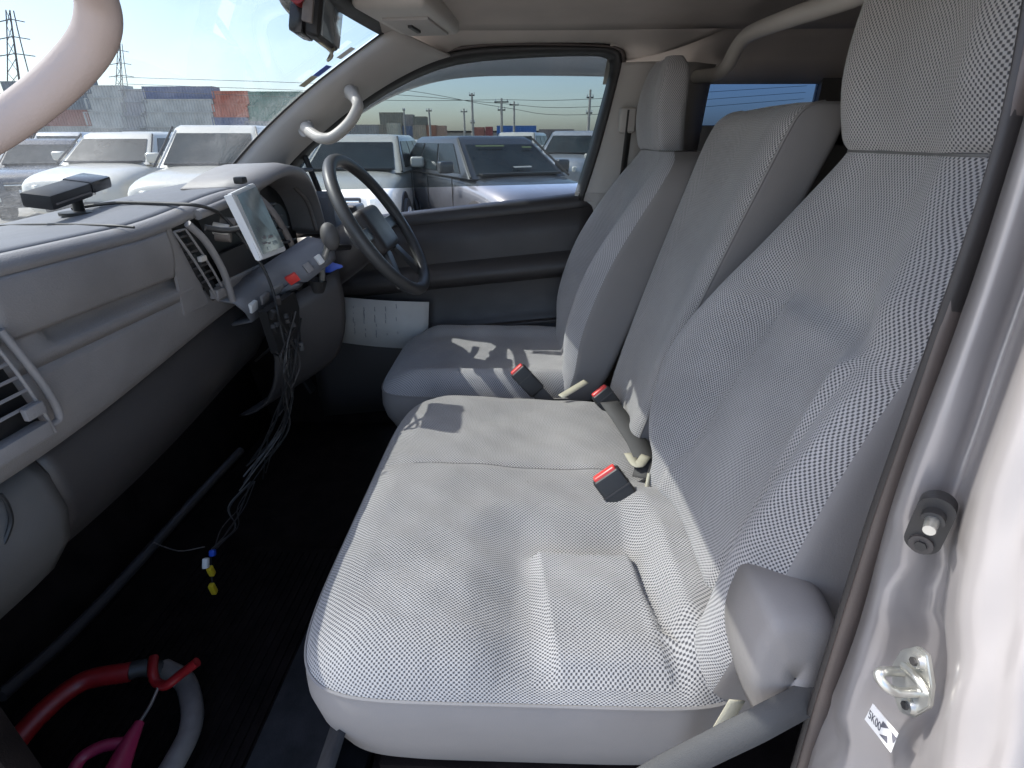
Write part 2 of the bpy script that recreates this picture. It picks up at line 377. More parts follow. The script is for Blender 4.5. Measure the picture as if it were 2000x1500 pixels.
def make_car(name, loc, rz, paint, label, suv=True, scale=1, kind='suv', parts=True):
    if kind == 'suv': L, hw, hood, roof, wsb, wst, rb, rt, rough = 4.6, .90, 1.17, 1.80, 1.15, 1.75, 4.5, 4.2, .3
    elif kind == 'wagon': L, hw, hood, roof, wsb, wst, rb, rt, rough = 4.4, .86, 1.03, 1.56, 1.10, 1.90, 4.3, 3.8, .3
    elif kind == 'van': L, hw, hood, roof, wsb, wst, rb, rt, rough = 4.6, .85, 1.10, 1.95, .35, .95, 4.55, 4.4, .3
    else: L, hw, hood, roof, wsb, wst, rb, rt, rough = 4.4, .86, 1.05, 1.58, 1.15, 1.85, 4.1, 3.4, .3
    e = empty(name, loc, label, 'car', 'cars parked in the lot')
    def ring(x, w, z0, z1, n=28, ex=4.5):
        c = (z0+z1)/2; h = (z1-z0)/2; o = []
        for i in range(n):
            t = 2*math.pi*i/n; cc, ss = math.cos(t), math.sin(t)
            o.append(Vector((x, w*math.copysign(abs(cc)**(2/ex), cc), c+h*math.copysign(abs(ss)**(2/ex), ss))))
        return o
    st = [(0, hw*.80, .40, hood-.33), (.05, hw*.92, .30, hood-.22), (.16, hw*.97, .26, hood-.13), (.45, hw*1.0, .24, hood-.06), (wsb*.75+.1, hw, .24, hood), (wsb+.35, hw, .24, hood+.05),
          (2.4, hw*1.005, .24, hood+.06), (3.6, hw, .24, hood+.07), (L-.3, hw*.98, .27, hood+.05), (L-.08, hw*.93, .32, hood), (L, hw*.82, .42, hood-.12)]
    body = grid('body', [ring(*s) for s in st], paint, e, close=True, capends=True, sub=1)
    z0, z1 = hood-.02, roof; wb, wt = hw*.94, hw*.74
    gb = [Vector((wsb, -wb, z0)), Vector((rb, -wb, z0)), Vector((rb, wb, z0)), Vector((wsb, wb, z0))]
    gt = [Vector((wst, -wt, z1-.06)), Vector((rt, -wt, z1-.06)), Vector((rt, wt, z1-.06)), Vector((wst, wt, z1-.06))]
    mid = Vector(((wst+rt)/2, 0, 0))
    def ringq(q, k=0, b=.10):   # rounded quad
        o = []
        for i in range(4):
            p, a, c = q[i], q[i-1], q[(i+1) % 4]
            for s in range(5):
                t = s/4; u0 = p+(a-p).normalized()*b; u1 = p+(c-p).normalized()*b
                o.append(u0*(1-t)**2+p*2*t*(1-t)+u1*t*t)
        return o
    top = [p+Vector((0, 0, .05))+(Vector((mid.x, 0, p.z))-p).normalized()*.12 for p in gt]
    top2 = [Vector((lerp(p.x, mid.x, .5), p.y*.5, z1)) for p in gt]
    grid('cabin', [ringq(gb), ringq(gt), ringq(top), ringq(top2)], paint, e, close=True, capends=True, auto=40)
    def pane(nm, a, b, c, d, ins=(.07, .93, .09, .86), out=.012):
        nv = (b-a).cross(d-a).normalized(); ctr = Vector(((wst+rb)/2, 0, (z0+z1)/2))
        if nv.dot((a+c)/2-ctr) < 0: nv = -nv
        f = lambda s, t: lerp(lerp(a, b, s), lerp(d, c, s), t)
        s0, s1, t0, t1 = ins; q = [f(s0, t0), f(s1, t0), f(s1, t1), f(s0, t1)]
        return slab(nm, [p+nv*out for p in q], -nv, .02, 'car_glass', e)
    pane('windscreen', gb[3], gb[0], gt[0], gt[3])
    for s in (0, 1):
        a, b, c, d = (gb[0], gb[1], gt[1], gt[0]) if s == 0 else (gb[3], gb[2], gt[2], gt[3])
        pane('side_window', a, b, c, d, (.10, .38, .12, .9)); pane('side_window', a, b, c, d, (.41, .68, .12, .9)); pane('side_window', a, b, c, d, (.71, .93, .12, .9))
    pane('rear_window', gb[1], gb[2], gt[2], gt[1])
    box('grille', (.035, 0, hood-.36), (.10, hw*.9, .16), 'black', e, .03)
    box('grille_bar', (-.02, 0, hood-.33), (.04, hw*.86, .025), 'chrome', e, .006)
    box('lower_intake', (.03, 0, .42), (.12, hw*1.1, .16), 'black', e, .03)
    box('number_plate', (-.01, 0, .55), (.03, .33, .16), 'white_plastic', e, .004)
    for s in (-1, 1):
        M = frame((.12, s*hw*.72, hood-.35), (1, s*-.55, 0), az=(0, 0, 1))
        box('headlight', None, (.14, .36, .15), 'lamp', e, .05, M, 3)
        box('door_mirror', (wsb+.45, s*(hw+.13), hood+.12), (.14, .22, .16), paint, e, .05, seg=3)
        for xw in (.85, L-.85):
            bm = bmesh.new(); disc(bm, .33, .24, Matrix.Translation((xw, s*(hw-.07), .33)) @ Matrix.Rotation(R(90), 4, 'X'), 28)
            w = bmo('wheel', bm, 'tyre', e); bm = bmesh.new()
            disc(bm, .21, .03, Matrix.Translation((xw, s*(hw+.055), .33)) @ Matrix.Rotation(R(90), 4, 'X'), 20)
            for q in range(5):
                M = Matrix.Translation((xw, s*(hw+.07), .33)) @ Matrix.Rotation(q*R(72), 4, 'Y') @ Matrix.Translation((0, 0, .1)); bbox(bm, (.05, .03, .19), M)
            bmo('rim', bm, 'rim', w)
    bm = bmesh.new()
    for s in (-1, 1):
        for xw in (wsb+.55, wsb+1.6, rb-.75): bbox(bm, (.012, .012, hood-.32), Matrix.Translation((xw, s*(hw+.002), hood/2+.16)))
        bbox(bm, (rb-wsb-.6, .012, .012), Matrix.Translation(((wsb+rb)/2, s*(hw+.002), hood-.01)))
    bmo('shut_lines', bm, 'black', e, smooth=False)['kind'] = 'stuff'
    bm = bmesh.new(); disc(bm, .055, .02, Matrix.Translation((-.035, 0, hood-.33)) @ Matrix.Rotation(R(90), 4, 'Y'), 20); bmo('badge', bm, 'chrome', e)
    box('wiper_cowl', (wsb+.02, 0, hood+.035), (.14, hw*1.5, .03), 'black', e, .008)
    for s in (-1, 1):
        box('fog_lamp', (.03, s*hw*.68, .45), (.06, .14, .08), 'lamp', e, .02)
        tube('windscreen_pillar_edge', [gb[0 if s < 0 else 3]+Vector((-.01, 0, .02)), gt[0 if s < 0 else 3]+Vector((-.01, 0, .02))], .018, 'black', e, 6, 1)
        for xw in (.85, L-.85):
            bm = bmesh.new(); disc(bm, .40, .02, Matrix.Translation((xw, s*(hw-.002), .36)) @ Matrix.Rotation(R(90), 4, 'X'), 28); bmo('wheel_arch', bm, 'black', e)
    e.location = loc; e.rotation_euler.z = rz; e.scale = (scale,)*3
    BASE[:] = [q for q in BASE if q[0] is not e]
    return e
mat('paint_white', (.62, .59, .52), .3, coat=.6, var=.03); mat('paint_blue_grey', (.045, .048, .055), .35, metal=.2, coat=.7, var=.08, vscale=3)
mat('paint_dark', (.03, .04, .06), .25, coat=.7); mat('paint_silver', (.45, .46, .47), .3, metal=.5, coat=.6)
def carat(u, w, **k):
    """car whose front centre stands in photo column u at depth w metres"""
    p = px(u, 268, x=CAM.x+w); return (p.x, p.y, 0)
c = make_car('parked_car', carat(330, 7.9), R(9), 'paint_white', 'white off-roader facing us, its grille right above the dashboard middle', kind='suv', scale=1.0)
c = make_car('parked_car', carat(100, 9.6), R(8), 'paint_white', 'white saloon behind the small black box on the dashboard', kind='sedan', scale=1.08)
c = make_car('parked_car', carat(632, 7.9), R(3), 'paint_white', 'white hatchback half hidden behind the steering wheel rim', kind='wagon', scale=1.06)
c = make_car('parked_car', carat(1105, 7.3), R(30), 'paint_blue_grey', 'dark blue grey estate car with stickers on its windscreen', kind='wagon', scale=1.04)
CARW = c
mat('marker_green', (.16, .20, .09), .6)
for k_, (yy_, zz_, w_, m_) in enumerate(((.28, .78, .32, 'marker_green'), (.05, .78, .14, 'marker_green'), (-.40, .74, .16, 'marker_green'), (-.1, .22, .3, 'paper'))):
    q_ = Vector((lerp(1.10, 1.90, zz_)-.03, yy_, lerp(1.01, 1.50, zz_)+.03)); box('windscreen_sticker', None, (.006, w_, .03), m_, c, 0, frame(q_, (-.54, 0, .8), az=(.8, 0, .54)))
make_car('parked_car', carat(765, 14), R(8), 'paint_white', 'white car in the second row between the hatchback and the dark estate', kind='wagon', scale=1.0)
make_car('parked_car', carat(835, 16), R(-8), 'paint_white', 'white car in the second row touching the dark estate roof', kind='wagon', scale=1.04)
make_car('parked_car', carat(1085, 15.5), R(-20), 'paint_silver', 'silver car in the second row right of the dark estate', kind='suv')
make_car('parked_car', carat(1190, 15), R(-30), 'paint_white', 'white truck-like van at the right end of the driver window', kind='van', scale=.92)
make_car('parked_car', carat(18, 11), R(26), 'paint_dark', 'dark blue car at the left edge of the windscreen', kind='sedan')
make_car('parked_car', carat(235, 17), R(16), 'paint_white', 'white car in the second row between the two white cars in front', kind='suv')
make_car('parked_car', carat(470, 15), R(12), 'paint_white', 'white car in the second row beside the driver side pillar', kind='wagon', scale=1.06)
make_car('parked_car', carat(70, 18), R(20), 'paint_silver', 'silver car in the second row at far left', kind='suv')
make_car('parked_car', carat(985, 19), R(-12), 'paint_white', 'white car showing only its roof behind the dark estate', kind='suv')

# ------------------------------------------------------------------ THE VAN: shell
van = empty('van_body', (.7, 0, .3), 'silver van cab seen through its open passenger door', 'van')
# floor: footwell, step and engine cover under the seats
box('floor', (.72, .55, .50), (1.6, 1.5, .06), 'carpet', van, .01)
box('engine_cover', (.75, -.12, .62), (1.50, .70, .20), 'carpet', van, .02)
# floor mat with ribs
fm = empty('floor_mat', (.5, .5, .53), 'dark grey ribbed rubber mat on the passenger footwell floor', 'floor mat')
bm = bmesh.new(); bbox(bm, (.62, .60, .012), Matrix.Translation((.45, .60, .540)), .004)
bmo('mat_sheet', bm, 'carpet', fm)
bm = bmesh.new()
for k in range(28): bbox(bm, (.58, .008, .006), Matrix.Translation((.45, .33+k*.02, .549)))
bmo('rib_field', bm, 'carpet', fm)
# grey carpeted step and side of the seat box
bm = bmesh.new(); bbox(bm, (.95, .22, .03), Matrix.Translation((.40, .385, .552)), .012); o = bmo('step_carpet', bm, 'mat_grey', van)
rows = []
for x in (.05, .3, .6, .88):
    rows.append([Vector((x, .36, .52)), Vector((x, .335, .60)), Vector((x, .31, .70)), Vector((x, .275, .80)), Vector((x, .24, .86))])
grid('seat_base_carpet', rows, 'mat_grey', van, .01)
# front bulkhead and left/right kick panels
rows = [[Vector((x, y, z)) for y, z in ((1.02, .50), (1.06, .62), (1.10, .9), (1.14, 1.30), (1.20, 1.365))] for x in (-.04, .7, 1.54)]
grid('bulkhead', rows, 'carpet', van, .01)
rows = [[Vector((x, .98, 1.36)), Vector((x, 1.1, 1.365)), Vector((x, 1.35, 1.34))] for x in (-.04, .75, 1.54)]
grid('cowl', rows, 'black', van, .01)
box('kick_panel', (1.50, .78, .80), (.03, .60, .62), 'carpet', van, .01)
box('kick_panel', (.0, .80, .80), (.03, .48, .62), 'carpet', van, .01)
# sill under the open door
box('door_sill', (-.02, .22, .50), (.16, 1.0, .08), 'carpet', van, .02)
# headliner
rows = []
for i in range(19):
    y = lerp(-2.2, .395, i/18); r = []
    for j in range(25):
        x = lerp(.02, 1.385, j/24); t = (x-.75)/.77
        z = 1.885-.05*abs(t)**3-.03*sstep(.25, .43, y)-.03*sstep(1.38, 1.5, x)-.03*sstep(.1, 0, x)
        yy = y+(.022*(1-t*t) if y > .3 else 0)*sstep(.2, .43, y)
        r.append(Vector((x, yy, z)))
    rows.append(r)
grid('headliner', rows, 'headliner', van, .012)
# roof skin above it
rows = [[Vector((x, y+.05, 1.93-.07*abs((x-.75)/.8)**3)) for x in (.02, .1, .4, .75, 1.1, 1.4, 1.56)] for y in (-2.25, -1, 0, .28, .335)]
for k_, p in enumerate(rows[-1]): p.z = 1.868-.02*abs((p.x-.75)/.8)**3; p.y += .012
grid('roof_skin', rows, 'silver', van, .01)
# windscreen
def ws_edge(t, s):
    """t 0 top .. 1 base, s -1 left .. 1 right"""
    k = 1-s*s
    top = Vector((.76+(.56 if s > 0 else .69)*s, .393+.022*k, 1.842)); bot = Vector((.76+(.69 if s > 0 else .76)*s, 1.08+.13*k, 1.385))
    p = top.lerp(bot, t); p += Vector((0, .3, .42)).normalized()*.03*math.sin(math.pi*t); return p
ws = grid('windscreen', [[ws_edge(i/10, -1+2*j/20) for j in range(21)] for i in range(11)], 'windscreen_glass', van)
for side in (1, -1):
    rows = []
    for i in range(12):
        t = i/11; a = ws_edge(t, side); b = ws_edge(t, side*.975)
        rows.append([a+Vector((0, -.004, -.006)), b+Vector((0, -.004, -.006))])
    grid('glass_edge_band', rows, 'black', ws, .003)
rows = []
for j in range(21):
    s = -1+2*j/20; rows.append([ws_edge(-.035, s)+Vector((0, .0, -.006)), ws_edge(.010, s)+Vector((0, .0, -.006))])
grid('glass_edge_band', rows, 'black', ws, .003)
# small stickers in the upper corner of the glass
for k, (t, s, w, h, m) in enumerate(((.10, .93, .028, .05, 'white_plastic'), (.20, .935, .03, .05, 'blue_tag'), (.26, .93, .03, .05, 'cream'))):
    a = ws_edge(t, s); du = (ws_edge(t, s-.05)-a).normalized(); dv = (ws_edge(t+.05, s)-a).normalized()
    slab('sticker', [a+dv*0+Vector((0, -.006, -.006)), a+du*w+Vector((0, -.006, -.006)), a+du*w+dv*h+Vector((0, -.006, -.006)), a+dv*h+Vector((0, -.006, -.006))], (0, -.6, -.8), .0008, m, ws)

# driver side A pillar trim between glass and door seal
SEAL = [px(1133, 392, x=1.50), px(1165, 290, x=1.50), px(1197, 170, x=1.50), px(1207, 122, x=1.50), px(1196, 102, x=1.50), px(1150, 97, x=1.50), px(1020, 97, x=1.50), px(930, 102, x=1.50),
        px(860, 116, x=1.50), px(790, 146, x=1.50), px(715, 192, x=1.50), px(650, 243, x=1.50), px(595, 292, x=1.50), px(562, 335, x=1.50), px(548, 375, x=1.50)]
SP = spline(SEAL, 6)
def seal_at(f): i = f*(len(SP)-1); k = min(int(i), len(SP)-2); return SP[k].lerp(SP[k+1], i-k)
rows = []
for i in range(25):
    t = i/24; a = ws_edge(lerp(-.03, .98, t), .985)+Vector((0, -.01, -.008)); b = seal_at(lerp(.545, .985, t))+Vector((.012, 0, 0))
    r = []
    for j in range(9):
        s = j/8; p = a.lerp(b, s); p += Vector((-.030, -.018, -.012))*math.sin(math.pi*s)**.7; r.append(p)
    rows.append(r)
grid('a_pillar_trim', rows, 'trim_beige', van, .006)
# roof side trim above the driver window, joining headliner
rows = []
for i in range(27):
    t = i/26; b = seal_at(lerp(.555, .19, t)); b = b+Vector((.012, -.02*sstep(.85, 1, t), .020*sstep(0, .12, t))); h = Vector((1.37, lerp(.43, -.56, t), 1.862)); r = []
    for j in range(7):
        s = j/6; p = b.lerp(h, s)+Vector((-.012, 0, -.012))*math.sin(math.pi*s); r.append(p)
    rows.append(r)
grid('roof_side_trim', rows, 'headliner', van, .006)
# passenger side A pillar trim (mirror place), mostly left of the frame
rows = []
for i in range(14):
    t = i/13; a = ws_edge(lerp(-.03, .98, t), -.985)+Vector((0, -.01, -.008)); b = Vector((a.x-.05, a.y-lerp(.10, .14, t), a.z-lerp(.0, .03, t)))
    rows.append([a.lerp(b, j/5)+Vector((.012, -.012, -.010))*math.sin(math.pi*j/5) for j in range(6)])
grid('a_pillar_trim', rows, 'trim_beige', van, .006)
rows = [[Vector((1.37, y, 1.862)), Vector((1.46, y, 1.845)), Vector((1.53, y, 1.80)), Vector((1.60, y, 1.74))] for y in (-.24, -.45, -.7, -1.2, -2.2)]
grid('roof_side_trim', rows, 'headliner', van, .006)
# driver side B pillar trim with the belt slot
def bp_edge(t, o): p = seal_at(lerp(0, .19, t)); return p+Vector((.012, 0, 0))
rows = []
for i in range(13):
    t = i/12; a = seal_at(lerp(.0, .21, t))+Vector((.012, 0, 0)); yb = -.44-.03*t
    rows.append([a, a+Vector((-.03, -.012, 0)), a+Vector((-.045, -.05, 0)), Vector((1.455, a.y*.45+yb*.55, a.z)), Vector((1.47, yb-.02, a.z)), Vector((1.53, yb-.10, a.z))])
grid('b_pillar_trim', rows, 'trim_beige', van, .006)
rows = [[Vector((1.50, -.16, z)), Vector((1.46, -.24, z)), Vector((1.455, -.36, z)), Vector((1.50, -.50, z))] for z in (.6, .9, 1.2, 1.42)]
grid('b_pillar_trim', rows, 'trim_beige', van, .006)
# belt anchor and webbing behind the driver
bt = empty('driver_seat_belt', (1.44, -.34, 1.0), 'driver seat belt hanging beside the far door pillar', 'seat belt')
p = px(1225, 235, x=1.43); box('belt_guide', p, (.04, .05, .07), 'trim_beige', bt, .012, seg=3)
ribbon('webbing', [px(1232, 215, x=1.42), px(1222, 300, x=1.42), px(1205, 420, x=1.42), px(1175, 560, x=1.43)], .046, (.5, .8, 0), 'belt', bt)
# rear load bay
box('rear_side_wall', (1.60, -1.42, 1.10), (.04, 1.8, 1.04), 'vinyl_dark', van, .01)
q0, q1, q2, q3 = px(1386, 143, x=1.575), px(1612, 143, x=1.575), px(1590, 245, x=1.575), px(1386, 260, x=1.575)
bm = bmesh.new()
# side wall above the belt, built round the window opening
ya, yb_ = q0.y, q1.y; zt, zb = q0.z, q3.z-.12
for c_, s_ in (((1.60, (ya-.50)/2-.0, 1.74), (.04, abs(ya+.50), .36)), ((1.60, (yb_-2.3)/2, 1.74), (.04, 2.3+yb_, .36)), ((1.60, (ya+yb_)/2, (zt+1.92)/2), (.04, ya-yb_, 1.92-zt))):
    bbox(bm, s_, Matrix.Translation(c_))
bmo('rear_side_wall', bm, 'vinyl_dark', van, smooth=False)
qw = slab('quarter_window', [Vector((1.60, ya, zt)), Vector((1.60, yb_, zt)), Vector((1.60, yb_, zb)), Vector((1.60, ya, zb))], (1, 0, 0), .004, 'privacy_glass', van)
box('rear_wall', (.75, -2.25, 1.2), (1.7, .04, 1.5), 'vinyl_dark', van, .01)
box('rear_floor', (.75, -1.35, .70), (1.7, 1.8, .05), 'carpet', van, .01)
box('near_side_wall', (-.07, -1.45, 1.25), (.04, 1.6, 1.5), 'vinyl_dark', van, .01)
# partition bar across the van behind the seats
br = tube('partition_bar', [px(1325, 152, y=-.50), px(1345, 150, y=-.50), px(1395, 146, y=-.50), px(1420, 128, y=-.50), px(1440, 92, y=-.50), px(1465, 66, y=-.50), px(1540, 36, y=-.50), px(1640, 2, y=-.50), px(1800, -60, y=-.50)], .017, 'handle_beige', None, 12, 6)
tag(br, 'bent beige metal bar running under the roof behind the seats', 'bar')

# ------------------------------------------------------------------ driver door
dd = empty('driver_door', (1.5, .2, .6), 'closed driver door across the cab with dark panel and clear window', 'door')
def sill(y): return 1.327+(.545-y)*.107
prof = [(1.545, -.02), (1.545, .006), (1.515, .010), (1.490, .000), (1.472, -.03), (1.462, -.10), (1.458, -.165), (1.425, -.180), (1.405, -.195), (1.403, -.215), (1.420, -.235), (1.455, -.25), (1.462, -.36), (1.450, -.38), (1.440, -.40), (1.44, -.60), (1.455, -.72)]
ys = [lerp(.80, -.22, i/20) for i in range(21)]
rows = [[Vector((x, y, sill(y)+dz)) for x, dz in prof[4:]] for y in ys]
grid('door_panel', rows, 'dash_dark', dd, .006, auto=60)
rows = [[Vector((x, y, sill(y)+dz)) for x, dz in prof[:5]] for y in ys]
grid('window_sill', rows, 'dash_dark', dd, .006)
# inner strips of the panel: pull handle recess, armrest pad, pocket lip
box('pull_handle', None, (.02, .17, .028), 'black', dd, .006, frame((1.452, .02, sill(.02)-.20), (1, 0, 0), ay=(0, 1, -.107)))
box('door_pocket_lip', None, (.03, .62, .012), 'dash_dark', dd, .004, frame((1.425, .12, sill(.1)-.40), (1, 0, 0), ay=(0, 1, -.107)))
# glass and weather seal
poly = [p+Vector((.03, 0, 0)) for p in SP[2:]]
gl = slab('window_glass', poly, (1, 0, 0), .004, 'window_glass', dd)
rows = []
ctr = Vector((1.5, .15, 1.6))
for i, p in enumerate(SP):
    d = (p-ctr); d.x = 0; d.normalize()
    rows.append([p+d*.010+Vector((-.012, 0, 0)), p+d*.004+Vector((-.020, 0, 0)), p-d*.006+Vector((-.016, 0, 0)), p-d*.014+Vector((.0, 0, 0)), p-d*.020+Vector((.03, 0, 0))])
grid('window_seal', rows, 'black', dd, .004)
rows = []
for i, p in enumerate(SP):
    d = (p-ctr); d.x = 0; d.normalize(); rows.append([p+d*.009+Vector((-.014, 0, 0)), p+d*.018+Vector((-.016, 0, 0)), p+d*.026+Vector((.004, 0, 0))])
grid('seal_lip', rows, 'rubber_brown', dd, .003)
# rain visor outside along the top of the window
lo = [px(690, 232, x=1.58), px(760, 192, x=1.58), px(840, 163, x=1.58), px(930, 150, x=1.58), px(1060, 148, x=1.58), px(1205, 150, x=1.58)]
hi = [px(655, 225, x=1.55), px(735, 168, x=1.55), px(830, 118, x=1.55), px(930, 92, x=1.55), px(1060, 85, x=1.55), px(1215, 88, x=1.55)]
lo, hi = spline(lo, 5), spline(hi, 5)
vz = grid('rain_visor', [[a, a.lerp(b, .35)+Vector((.012, 0, 0)), a.lerp(b, .7)+Vector((.01, 0, 0)), b] for a, b in zip(lo, hi)], 'smoke', dd, .003)
# quarter light post and mirror behind it
tube('quarter_light_post', [px(592, 298, x=1.52), px(612, 345, x=1.52), px(640, 415, x=1.52)], .010, 'black', dd, 8, 4)
mr = empty('door_mirror', (1.66, .75, 1.3), 'outside mirror of the driver door seen past the binnacle', 'mirror')
p = px(690, 412, x=1.62); box('housing', p, (.10, .06, .05), 'black', mr, .015, seg=3)

# ------------------------------------------------------------------ headliner fittings
oc = empty('overhead_console', (1.2, .29, 1.84), 'beige overhead lamp console on the roof lining by the windscreen', 'console')
M = frame((1.17, .285, 1.857), (1, -.1, 0), az=(0, 0, 1))
bm = bmesh.new(); bbox(bm, (.34, .165, .05), M, .018, 4); bmo('shell', bm, 'handle_beige', oc)
bm = bmesh.new(); bbox(bm, (.20, .11, .008), M @ Matrix.Translation((.03, -.005, -.027)), .003); bmo('lamp_lens', bm, 'trim_beige', oc)
bm = bmesh.new(); bbox(bm, (.075, .012, .01), M @ Matrix.Translation((.02, .0, -.032)), .003); bmo('switch', bm, 'black', oc)
bm = bmesh.new()
for k in range(7): bbox(bm, (.022, .008, .004), M @ Matrix.Translation((.12-.004*(k-3)**2*.5, -.045+k*.013, -.027)) @ Matrix.Rotation(R(90+12*(k-3)), 4, 'Z'))
bmo('lens_gap', bm, 'black', oc)
# rear view mirror with a dash camera
rv = empty('rear_view_mirror', (.95, .43, 1.8), 'black rear-view mirror with camera hanging at the top of the windscreen', 'mirror')
mc = px(632, 42, y=.44)
Mm = frame(mc, (1, .10, -.03), az=(0, -.25, 1))
bm = bmesh.new(); bbox(bm, (.17, .034, .085), Mm, .014, 3); bmo('housing', bm, 'black', rv)
bm = bmesh.new(); bbox(bm, (.15, .004, .068), Mm @ Matrix.Translation((0, -.018, 0)), .001); bmo('mirror_glass', bm, 'screen_dark', rv)
bm = bmesh.new(); bbox(bm, (.09, .028, .05), Mm @ Matrix.Translation((-.05, .028, -.02)), .008, 2); cmr = bmo('camera', bm, 'black_gloss', rv)
bm = bmesh.new(); disc(bm, .014, .03, Mm @ Matrix.Translation((-.112, .02, .012)) @ Matrix.Rotation(R(90), 4, 'Y'), 16); bmo('lens', bm, 'red_paint', cmr)
bm = bmesh.new(); bbox(bm, (.012, .02, .05), Mm @ Matrix.Translation((-.113, 0, .0)), .003); bmo('end_cap', bm, 'grey_tube', rv)
tube('arm', [mc+Vector((0, .02, .02)), px(600, 38, y=.47), px(575, 22, y=.49), px(555, -5, y=.50), px(548, -40, y=.48)], .012, 'black', rv, 10, 5)
tube('wire', [mc+Vector((-.02, .02, -.03)), px(648, 104, y=.42), px(640, 118, y=.43), px(652, 95, y=.44)], .003, 'cream', rv, 6, 5)
# grab handles
gh = empty('grab_handle', (1.40, .55, 1.62), 'beige grab handle on the driver side windscreen pillar', 'grab handle')
H = [px(598, 250, x=1.385), px(612, 262, x=1.35), px(628, 270, x=1.33), px(650, 268, x=1.325), px(680, 243, x=1.325), px(697, 215, x=1.325), px(697, 198, x=1.335), px(684, 178, x=1.375)]
tube('grip', H, lambda t: .0155+.004*max(0, abs(t-.5)*2-.7)*3, 'handle_beige', gh, 14, 6)
for q in ((598, 251, 1.395), (684, 176, 1.395)):
    p = px(q[0], q[1], x=q[2]); bm = bmesh.new(); disc(bm, .026, .012, frame(p, (.2, .3, .2), az=(-.75, -.5, -.3)), 20); bmo('foot', bm, 'trim_beige', gh)
gn = empty('grab_handle', (.2, .5, 1.6), 'pinkish beige grab handle close up at the left, on the passenger side pillar', 'grab handle')
H = [px(-190, 330, x=.07), px(-90, 296, x=.09), px(10, 240, x=.105), px(105, 168, x=.11), px(170, 98, x=.108), px(192, 45, x=.10), px(186, -10, x=.09), px(150, -70, x=.07), px(90, -130, x=.04)]
tube('grip', H, .0108, 'handle_pink', gn, 18, 8, flat=1.3)

# ------------------------------------------------------------------ dashboard
da = empty('dashboard', (.8, .8, 1.0), 'grey dashboard with glove box, vents and dark lower panel', 'dashboard')
def yf(z, x=0):      # face of the upper panel
    return .675+.012*sstep(1.40, 1.30, z)+.02*sstep(1.30, 1.15, z)
def topz(x): return 1.437+.03*sstep(.55, .95, x)+.02*sstep(.95, 1.25, x)
def padz(x, y):
    tz = topz(x); s = (x-.76)/.69; yb = 1.02+.13*(1-s*s); ym = lerp(.9, yb, .6)
    return interp([(.70, tz+.002), (.72, tz+.004), (.80, tz), (.90, tz-.012), (ym, tz-.032), (yb+.04, tz-.06)], y)[0]
def pxpad(u, v, h=.004):
    z = 1.44
    for _ in range(12): p = px(u, v, z=z); z = .5*z+.5*(padz(max(.06, min(1.45, p.x)), p.y)+h)
    return px(u, v, z=z)
# top pad
rows = []
for i in range(37):
    x = lerp(.06, 1.47, i/36); tz = topz(x); s = (x-.76)/.69; yb = 1.02+.13*(1-s*s)
    rows.append([Vector((x, .700, tz+.002)), Vector((x, .72, tz+.004)), Vector((x, .80, tz+.000)), Vector((x, .90, tz-.012)), Vector((x, lerp(.9, yb, .6), tz-.032)), Vector((x, yb+.04, tz-.060))])
grid('top_pad', rows, 'dash_top', da, .008)
# glove box lid seam on the pad
tube('defroster_seam', [pxpad(u_, v_, .0055) for u_, v_ in ((-10, 441), (80, 438), (200, 440), (262, 444))], .0022, 'black', da, 6, 4)
# upper front panel: x from the door to the centre stack, with recessed tray slot
XA, XB = .10, .655
def panel(name, x0, x1, zt, zb, m, parent, dy=0, nx=16, nz=14, roll=.0, thick=.008):
    rows = []
    for i in range(nx+1):
        x = lerp(x0, x1, i/nx); r = []
        for j in range(nz+1):
            t = j/nz; z = lerp(zt+ (topz(x)-topz(.3) if zt > 1.4 else 0), zb, t); r.append(Vector((x, yf(z)+dy, z)))
        rows.append(r)
    return grid(name, rows, m, parent, thick)
# rolled front edge of the pad
rows = []
for i in range(33):
    x = lerp(.06, 1.02, i/32); tz = topz(x)
    rows.append([Vector((x, .705, tz+.003)), Vector((x, .688, tz+.002)), Vector((x, .679, tz-.002)), Vector((x, .675, tz-.008)), Vector((x, .6745, tz-.016))])
grid('front_edge', rows, 'dash_grey', da, .006)
# one continuous face: upper zone (lid and filler), tray recess, lower zone
def upper(x, x0, x1, proud, n=15):
    tz = topz(x)-.0165; r = []; e_ = min(sstep(x0, x0+.008, x), sstep(x1, x1-.008, x))
    for j in range(n):
        t = j/(n-1); z = lerp(tz, 1.338, t); r.append(Vector((x, .6745+.0095*t*t-.004*math.sin(math.pi*t)-proud*e_*(1 if 0 < j < n-1 else .3), z)))
    return r
def span(x0, x1, n): return [lerp(x0, x1, i/n) for i in range(n+1)]
def ends(x0, x1, n): return [x0, x0+.004, x0+.008]+span(x0+.012, x1-.012, n)+[x1-.008, x1-.004, x1]
grid('glove_box_lid', [upper(x, .285, .648, .0025) for x in ends(.285, .648, 24)], 'dash_grey', da, .003)
grid('front_panel', [upper(x, 0, 2, 0) for x in span(.06, .283, 10)], 'dash_grey', da, .003)
rows = []
for x in ends(.06, .73, 40)+[]:
    e_ = min(sstep(.345, .365, x), sstep(.705, .685, x))
    rows.append([Vector((x, .684, 1.338)), Vector((x, .686+.022*e_, 1.3365)), Vector((x, .686+.026*e_, 1.331)), Vector((x, .685+.012*e_, 1.317)), Vector((x, .685+.001*e_, 1.309)), Vector((x, .684-.002*e_, 1.305)), Vector((x, .688, 1.2885))])
grid('tray_recess', rows, 'dash_grey', da, .003)
rows = []
